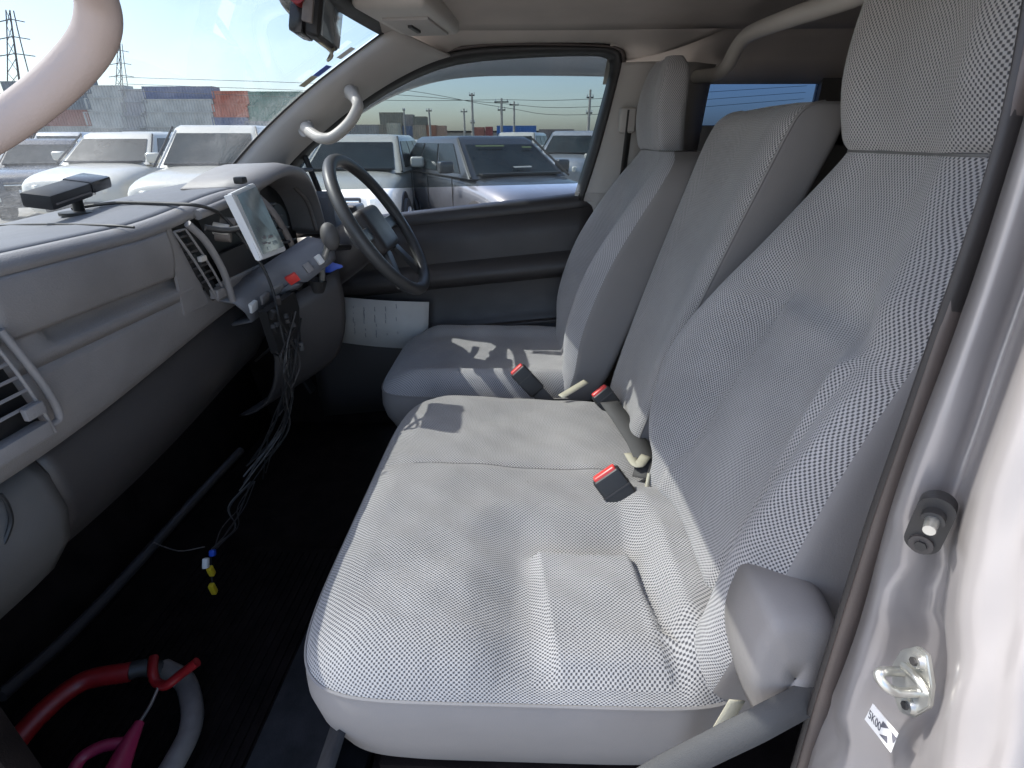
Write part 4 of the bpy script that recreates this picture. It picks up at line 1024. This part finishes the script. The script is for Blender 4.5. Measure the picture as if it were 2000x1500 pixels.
# recliner cover at the near rear corner
rows = []
rc = [px(1470, 1385, x=.045), px(1455, 1300, x=.05), px(1480, 1225, x=.055), px(1520, 1190, x=.055), px(1625, 1200, x=.055), px(1625, 1300, x=.05), px(1590, 1340, x=.045), px(1530, 1390, x=.04)]
rc = spline(rc+[rc[0]], 5)[:-1]; c0 = sum(rc, Vector())/len(rc)
rows = [[p+Vector((.07, 0, 0))+(p-c0)*.02 for p in rc], [p+Vector((.02, 0, 0))+(p-c0)*.02 for p in rc], [p.lerp(c0, .04)+Vector((-.004, 0, 0)) for p in rc], [p.lerp(c0, .12)+Vector((-.012, 0, 0)) for p in rc], [p.lerp(c0, .25)+Vector((-.015, 0, 0)) for p in rc], [p.lerp(c0, .6)+Vector((-.017, 0, 0)) for p in rc], [p.lerp(c0, .97)+Vector((-.018, 0, 0)) for p in rc]]
grid('recliner_cover', rows, 'vinyl', ps, .003, close=True)
# seat base, feet
box('seat_base', (.46, -.02, .72), (.70, .46, .06), 'carpet', ps, .01)
# webbing past the recliner
sb = empty('passenger_seat_belt', (.02, -.2, .9), 'grey passenger seat belt webbing lying low beside the seat', 'seat belt')
ribbon('webbing', [px(1700, 1240, x=.07), px(1600, 1345, x=.03), px(1500, 1405, x=.005), px(1400, 1455, x=.0), px(1300, 1505, x=.0), px(1240, 1540, x=.0)], .030, (-.75, .35, .55), 'belt', sb)
ribbon('anchor_strap', [px(1440, 1368, x=.055), px(1415, 1410, x=.05), px(1385, 1460, x=.05), px(1370, 1500, x=.05)], .022, (1, .2, 0), 'cream', sb)

# driver seat
ds = empty('driver_bucket_seat', (1.18, .1, .7), 'driver seat across the cab with patches of sun on its cushion', 'seat')
DD = .125
tab = [(.92, -.085, .955, 1.40, DD, .0), (1.0, -.12, .948, 1.405, DD, .02), (1.1, -.155, .945, 1.412, DD, .055), (1.2, -.192, .945, 1.412, DD, .07), (1.3, -.23, .945, 1.41, DD, .07), (1.4, -.268, .945, 1.405, DD, .05), (1.48, -.298, .95, 1.395, DD, .025), (1.53, -.318, .98, 1.375, DD*.95, .006), (1.552, -.326, 1.03, 1.36, DD*.9, 0)]
rg, f0, f1 = loft_seat(tab, 72, ds, 'fabric_drv_lit', 'vinyl', 'backrest_cover', 'backrest_side', .10, cap=False)
seam('backrest_seam', [rg[-1][i] for i in range(f0, f1+1, 2)], ds)
tabh = [(1.553, -.324, 1.09, 1.36, .075, 0), (1.57, -.314, 1.095, 1.365, .085, .0), (1.63, -.308, 1.10, 1.37, .088, .004), (1.69, -.312, 1.11, 1.365, .086, .003), (1.735, -.322, 1.125, 1.35, .075, 0), (1.762, -.336, 1.15, 1.32, .045, 0)]
loft_seat(tabh, 64, ds, 'fabric_drv_lit', 'fabric_drv_lit', 'headrest_cover', 'headrest_side', .16, ex=4)
def drv_top(x, y):
    k = abs(x-1.18)/.235; z = .035*sstep(.55, .85, k)*sstep(.40, .30, y)-.012*(1-sstep(.3, .7, k))*sstep(.3, .1, y)
    return z+.001*math.sin(x*61+y*43)
RD = [(.08, .74), (.03, .79), (.008, .84), (.0, .88), (.001, .905), (.004, .925), (.010, .94), (.020, .952), (.034, .961), (.052, .968), (.075, .972)]
cushion(ds, .948, 1.415, -.20, .425, RD, drv_top, 'fabric_drv_lit', 'vinyl', 5, ('cushion_cover', 'cushion_side'), n=120, nin=30)
box('seat_base', (1.18, .08, .72), (.40, .46, .08), 'carpet', ds, .01)

# buckles
def buckle(p, d, up, label, w=.036, L=.085, red=True):
    e = empty('seat_belt_buckle', p, label, 'buckle', 'seat belt buckles'); d = Vector(d).normalized(); M = frame(p, Vector(up).cross(d), az=d)
    bm = bmesh.new(); bbox(bm, (w, .024, L), M @ Matrix.Translation((0, 0, L/2)), .006, 3); bmo('housing', bm, 'black', e)
    bm = bmesh.new(); bbox(bm, (w*.82, .019, .012), M @ Matrix.Translation((0, 0, L)), .004, 3); bmo('release_button', bm, 'red_button', e)
    bm = bmesh.new(); bbox(bm, (w*1.02, .0255, .003), M @ Matrix.Translation((0, 0, L*.62))); bmo('groove', bm, 'dash_dark', e)
    bm = bmesh.new(); bbox(bm, (w*.8, .006, .07), M @ Matrix.Translation((0, 0, -.03)), .002); bmo('strap', bm, 'belt', e)
    return e
b0, b1 = px(1240, 1004, z=.965), px(1180, 924, z=1.035); buckle(b0, b1-b0, (-.8, .3, .6), 'black buckle with red button standing up from the near seat', .055, (b1-b0).length*.98)
b0, b1 = px(1050, 765, z=.97), px(1010, 722, z=1.03); buckle(b0, b1-b0, (-.8, .3, .6), 'black buckle with red button against the driver cushion', .046, (b1-b0).length)
b0 = px(1195, 795, z=.985); b1 = px(1172, 766, z=1.02); buckle(b0, b1-b0, (-.6, .3, .7), 'buckle with pinkish red button tucked in at the centre backrest', .05, .05)
cv = ribbon('centre_belt', [px(1190, 785, z=1.012), px(1215, 820, z=1.008), px(1245, 865, z=1.006), px(1262, 905, z=1.004), px(1258, 935, z=.99)], .045, (0, 0, 1), 'belt')
tag(cv, 'folded dark grey lap belt at the back of the centre place', 'seat belt')
cr = ribbon('belt_stub', [px(1095, 775, z=1.0), px(1125, 757, z=1.01), px(1145, 745, z=1.015)], .018, (0, -.3, 1), 'cream'); tag(cr, 'cream belt stub between driver cushion and centre place', 'seat belt')
cr = ribbon('belt_stub', [px(1228, 885, z=1.004), px(1245, 908, z=1.008), px(1262, 890, z=1.01)], .02, (0, 0, 1), 'cream'); tag(cr, 'cream belt stub above the near buckle', 'seat belt')
cr = tube('thin_cord', [px(1268, 925, z=1.02), px(1262, 955, z=1.0), px(1256, 985, z=.99)], .0035, 'cream', None, 8, 4); tag(cr, 'short cream cord beside the near buckle', 'cord')

# ------------------------------------------------------------------ near door jamb
jb = empty('door_jamb', (0, -.3, .8), 'silver painted door pillar at the right with striker and switch', 'door pillar')
cols = [  # photo column points top to bottom, with y of the surface
  ([(2075, -60), (2035, 100), (1993, 240), (1945, 380), (1900, 520), (1845, 690), (1790, 850), (1735, 1010), (1690, 1150), (1648, 1280), (1610, 1400), (1570, 1540)], -.305),
  ([(2095, -60), (2055, 100), (2014, 240), (1968, 380), (1922, 520), (1868, 690), (1816, 850), (1762, 1010), (1718, 1150), (1676, 1280), (1640, 1400), (1602, 1540)], -.288),
  ([(2150, -60), (2110, 100), (2070, 240), (2020, 380), (1970, 520), (1915, 690), (1872, 850), (1815, 1010), (1768, 1150), (1722, 1280), (1690, 1400), (1655, 1540)], -.300),
  ([(2185, -60), (2145, 100), (2105, 240), (2060, 380), (2010, 520), (1955, 690), (1912, 850), (1862, 1010), (1822, 1150), (1800, 1280), (1770, 1400), (1730, 1540)], -.316),
  ([(2205, -60), (2165, 100), (2128, 240), (2082, 380), (2030, 520), (1975, 690), (1932, 850), (1888, 1010), (1860, 1150), (1850, 1280), (1825, 1400), (1790, 1540)], -.297),
  ([(2225, -60), (2188, 100), (2150, 240), (2106, 380), (2056, 520), (2005, 690), (1962, 850), (1920, 1010), (1892, 1150), (1880, 1280), (1862, 1400), (1830, 1540)], -.282),
  ([(2280, -60), (2250, 100), (2220, 240), (2180, 380), (2130, 520), (2080, 690), (2040, 850), (2000, 1010), (1975, 1150), (1960, 1280), (1940, 1400), (1910, 1540)], -.290),
  ([(2340, -60), (2310, 100), (2280, 240), (2240, 380), (2190, 520), (2140, 690), (2100, 850), (2060, 1010), (2035, 1150), (2020, 1280), (2000, 1400), (1975, 1540)], -.296),
  ([(2400, -60), (2370, 100), (2340, 240), (2300, 380), (2250, 520), (2210, 690), (2180, 850), (2140, 1010), (2110, 1150), (2095, 1280), (2080, 1400), (2060, 1540)], -.32)]
rows = [spline([px(u, v, y=y) for u, v in c_], 3) for c_, y in cols]
RR = list(zip(*rows)); fine = []
for r in RR: fine.append(spline(list(r), 4))
# pressed relief: step around the striker
for r in fine:
    for p in r:
        p.y += .004*math.sin(p.z*19+1.2)*math.exp(-((p.x+.02)/.06)**2)+.0012*math.sin((p.x+.25*(p.z-1.3))*150)*sstep(-.05, -.08, p.x)
        dx, dz = (p.x-(-.045))/.03, (p.z-1.20)/.055; p.y -= .014*math.exp(-(dx*dx+dz*dz)**3)
        dx, dz = (p.x-(-.05))/.05, (p.z-1.06)/.035; p.y -= .016*math.exp(-(dx*dx+dz*dz)**3)
        dx, dz = (p.x-(-.018))/.022, (p.z-1.285)/.022; p.y -= .008*math.exp(-(dx*dx+dz*dz)**3)
grid('pillar_skin', fine, 'silver', jb, 0)
# outer skin behind so the pillar has depth
rows = [[Vector((-.12, -.33, z)), Vector((-.16, -.36, z)), Vector((-.17, -.5, z)), Vector((-.17, -2.2, z))] for z in (.4, .9, 1.3, 1.6, 1.9)]
grid('outer_panel', rows, 'silver', jb, .004)
# rubber door seal: outer brown lip and dark bulb
s1 = [(2010, -60), (1992, 60), (1965, 200), (1925, 350), (1876, 500), (1815, 670), (1760, 830), (1700, 1000), (1655, 1140), (1612, 1280), (1575, 1400), (1535, 1540)]
s2 = [(2075, -60), (2035, 100), (1993, 240), (1945, 380), (1900, 520), (1845, 690), (1790, 850), (1735, 1010), (1690, 1150), (1648, 1280), (1610, 1400), (1570, 1540)]
A1 = spline([px(u, v, y=-.290) for u, v in s1], 4); A2 = spline([px(u, v, y=-.302) for u, v in s2], 4)
rows = []
for a, b in zip(A1, A2):
    m_ = a.lerp(b, .45); rows.append([a.lerp(b, .30)+Vector((0, -.004, 0)), a.lerp(b, .36)+Vector((0, .001, 0)), a.lerp(b, .62)+Vector((0, .004, 0)), a.lerp(b, .88)+Vector((0, .003, 0)), b+Vector((0, -.004, 0))])
grid('door_seal', rows, 'rubber_brown', jb, .002)
rows = [[a+Vector((.012, -.03, 0)), a+Vector((.003, -.002, 0)), a.lerp(b, .14)+Vector((0, .002, 0)), a.lerp(b, .29)+Vector((0, -.003, 0)), a.lerp(b, .31)+Vector((0, -.012, 0))] for a, b in zip(A1, A2)]
grid('seal_inner_lip', rows, 'rubber', jb, .002)
# courtesy switch
st = empty('door_switch', px(1815, 1030, y=-.29), 'black oblong door switch with a metal plunger on the silver pillar', 'switch')
pa, pb = px(1826, 1003, y=-.283), px(1803, 1052, y=-.283); ax_ = (pa-pb)
nS = Vector((-.72, .66, .12)).normalized()
M = frame((pa+pb)/2, ax_, az=nS)
bm = bmesh.new(); L_ = ax_.length*1.15; rr = .0105
pts = [(L_/2+rr*math.cos(R(a)), rr*math.sin(R(a))) for a in range(-90, 91, 15)]+[(-L_/2+rr*math.cos(R(a)), rr*math.sin(R(a))) for a in range(90, 271, 15)]
vs = [bm.verts.new(M @ Vector((x, y, -.012))) for x, y in pts]; fc = bm.faces.new(vs); ex_ = bmesh.ops.extrude_face_region(bm, geom=[fc])
bmesh.ops.translate(bm, verts=[q for q in ex_['geom'] if isinstance(q, bmesh.types.BMVert)], vec=nS*.016)
bmo('body', bm, 'black', st, auto=30)
bm = bmesh.new(); disc(bm, .0068, .010, M @ Matrix.Translation((L_*.45, 0, .007)), 18); bmo('collar', bm, 'black', st)
bm = bmesh.new(); disc(bm, .0044, .014, M @ Matrix.Translation((L_*.45, 0, .017)), 16, .0036); bmo('plunger', bm, 'steel', st)
bm = bmesh.new(); disc(bm, .0072, .003, M @ Matrix.Translation((-L_*.5, 0, .005)), 18); sb_ = bmo('screw', bm, 'dash_dark', st)
bm = bmesh.new(); disc(bm, .0038, .003, M @ Matrix.Translation((-L_*.5, 0, .007)), 6); bmo('screw_socket', bm, 'black', sb_)
# striker
sk = empty('door_striker', px(1785, 1335, y=-.29), 'zinc plated door striker loop on the silver pillar', 'striker')
Y0 = -.289
poly = [px(1768, 1270, y=Y0), px(1800, 1262, y=Y0), px(1820, 1278, y=Y0), px(1830, 1340, y=Y0), px(1825, 1382, y=Y0), px(1790, 1402, y=Y0), px(1765, 1390, y=Y0), px(1752, 1350, y=Y0), px(1750, 1300, y=Y0)]
pl = slab('plate', poly, (0, 1, 0), .004, 'steel', sk, .001)
for u, v in ((1792, 1292), (1775, 1378)):
    p = px(u, v, y=Y0+.005); bm = bmesh.new(); disc(bm, .0062, .004, frame(p, (1, 0, 0), az=(0, 1, 0)), 18, .005); s_ = bmo('screw', bm, 'steel', pl); bm = bmesh.new(); disc(bm, .003, .003, frame(p+Vector((0, .0025, 0)), (1, 0, 0), az=(0, 1, 0)), 6); bmo('screw_socket', bm, 'black', s_)
lp = [px(1764, 1312, y=Y0+.003), px(1742, 1311, y=Y0+.014), px(1724, 1312, y=Y0+.026), px(1716, 1320, y=Y0+.030), px(1728, 1338, y=Y0+.028), px(1752, 1352, y=Y0+.018), px(1790, 1352, y=Y0+.004)]
tube('loop', lp, .0034, 'steel', sk, 12, 6)
tube('rib', [px(1765, 1300, y=Y0+.006), px(1790, 1325, y=Y0+.008), px(1808, 1350, y=Y0+.006)], .003, 'steel', sk, 8, 4)
# sticker with printed characters
stk = empty('pillar_sticker', px(1727, 1425, y=-.29), 'small white sticker with black characters under the striker', 'sticker')
ys_ = -.2885
c4 = [px(1706, 1374, y=ys_), px(1755, 1433, y=ys_), px(1741, 1470, y=ys_), px(1690, 1405, y=ys_)]
slab('label', c4, (0, 1, 0), .0006, 'white_plastic', stk)
xa = (c4[1]-c4[0]); yv = (c4[0]-c4[3]); hgt = yv.length
fcv = bpy.data.curves.new('printed_code', 'FONT'); fcv.body = '5K00'; fcv.size = hgt*.52; fcv.materials.append(MATS['ink']); fcv.extrude = .0001
ft = bpy.data.objects.new('printed_code', fcv); fme = bpy.data.meshes.new_from_object(ft); bpy.data.objects.remove(ft)
fo = bpy.data.objects.new('printed_code', fme); COL.objects.link(fo); fo.parent = stk
fw = max(v.co.x for v in fme.vertices)
for v in fme.vertices: v.co.x *= xa.length*.50/fw
fo.matrix_basis = frame(c4[3]+xa*.07+yv*.28+Vector((0, .0009, 0)), xa, ay=yv)
dm = c4[3]+xa*.78+yv*.5+Vector((0, .0009, 0)); r_ = hgt*.36; X_, Y_ = xa.normalized(), yv.normalized()
for tri in (((-1, .9), (-.1, .9), (-1, -.1)), ((.2, .9), (1, .9), (.9, -.2)), ((-.7, -.9), (.5, -.9), (.1, -.1))):
    slab('printed_mark', [dm+X_*a*r_+Y_*b*r_ for a, b in tri], (0, 1, 0), .0002, 'ink', stk)

# ------------------------------------------------------------------ put every Empty at its thing's base and keep parts in place
bpy.context.view_layer.update()
for e, loc in BASE:
    e.location = loc
    for ch in e.children: ch.matrix_parent_inverse = Matrix.Translation(-loc)
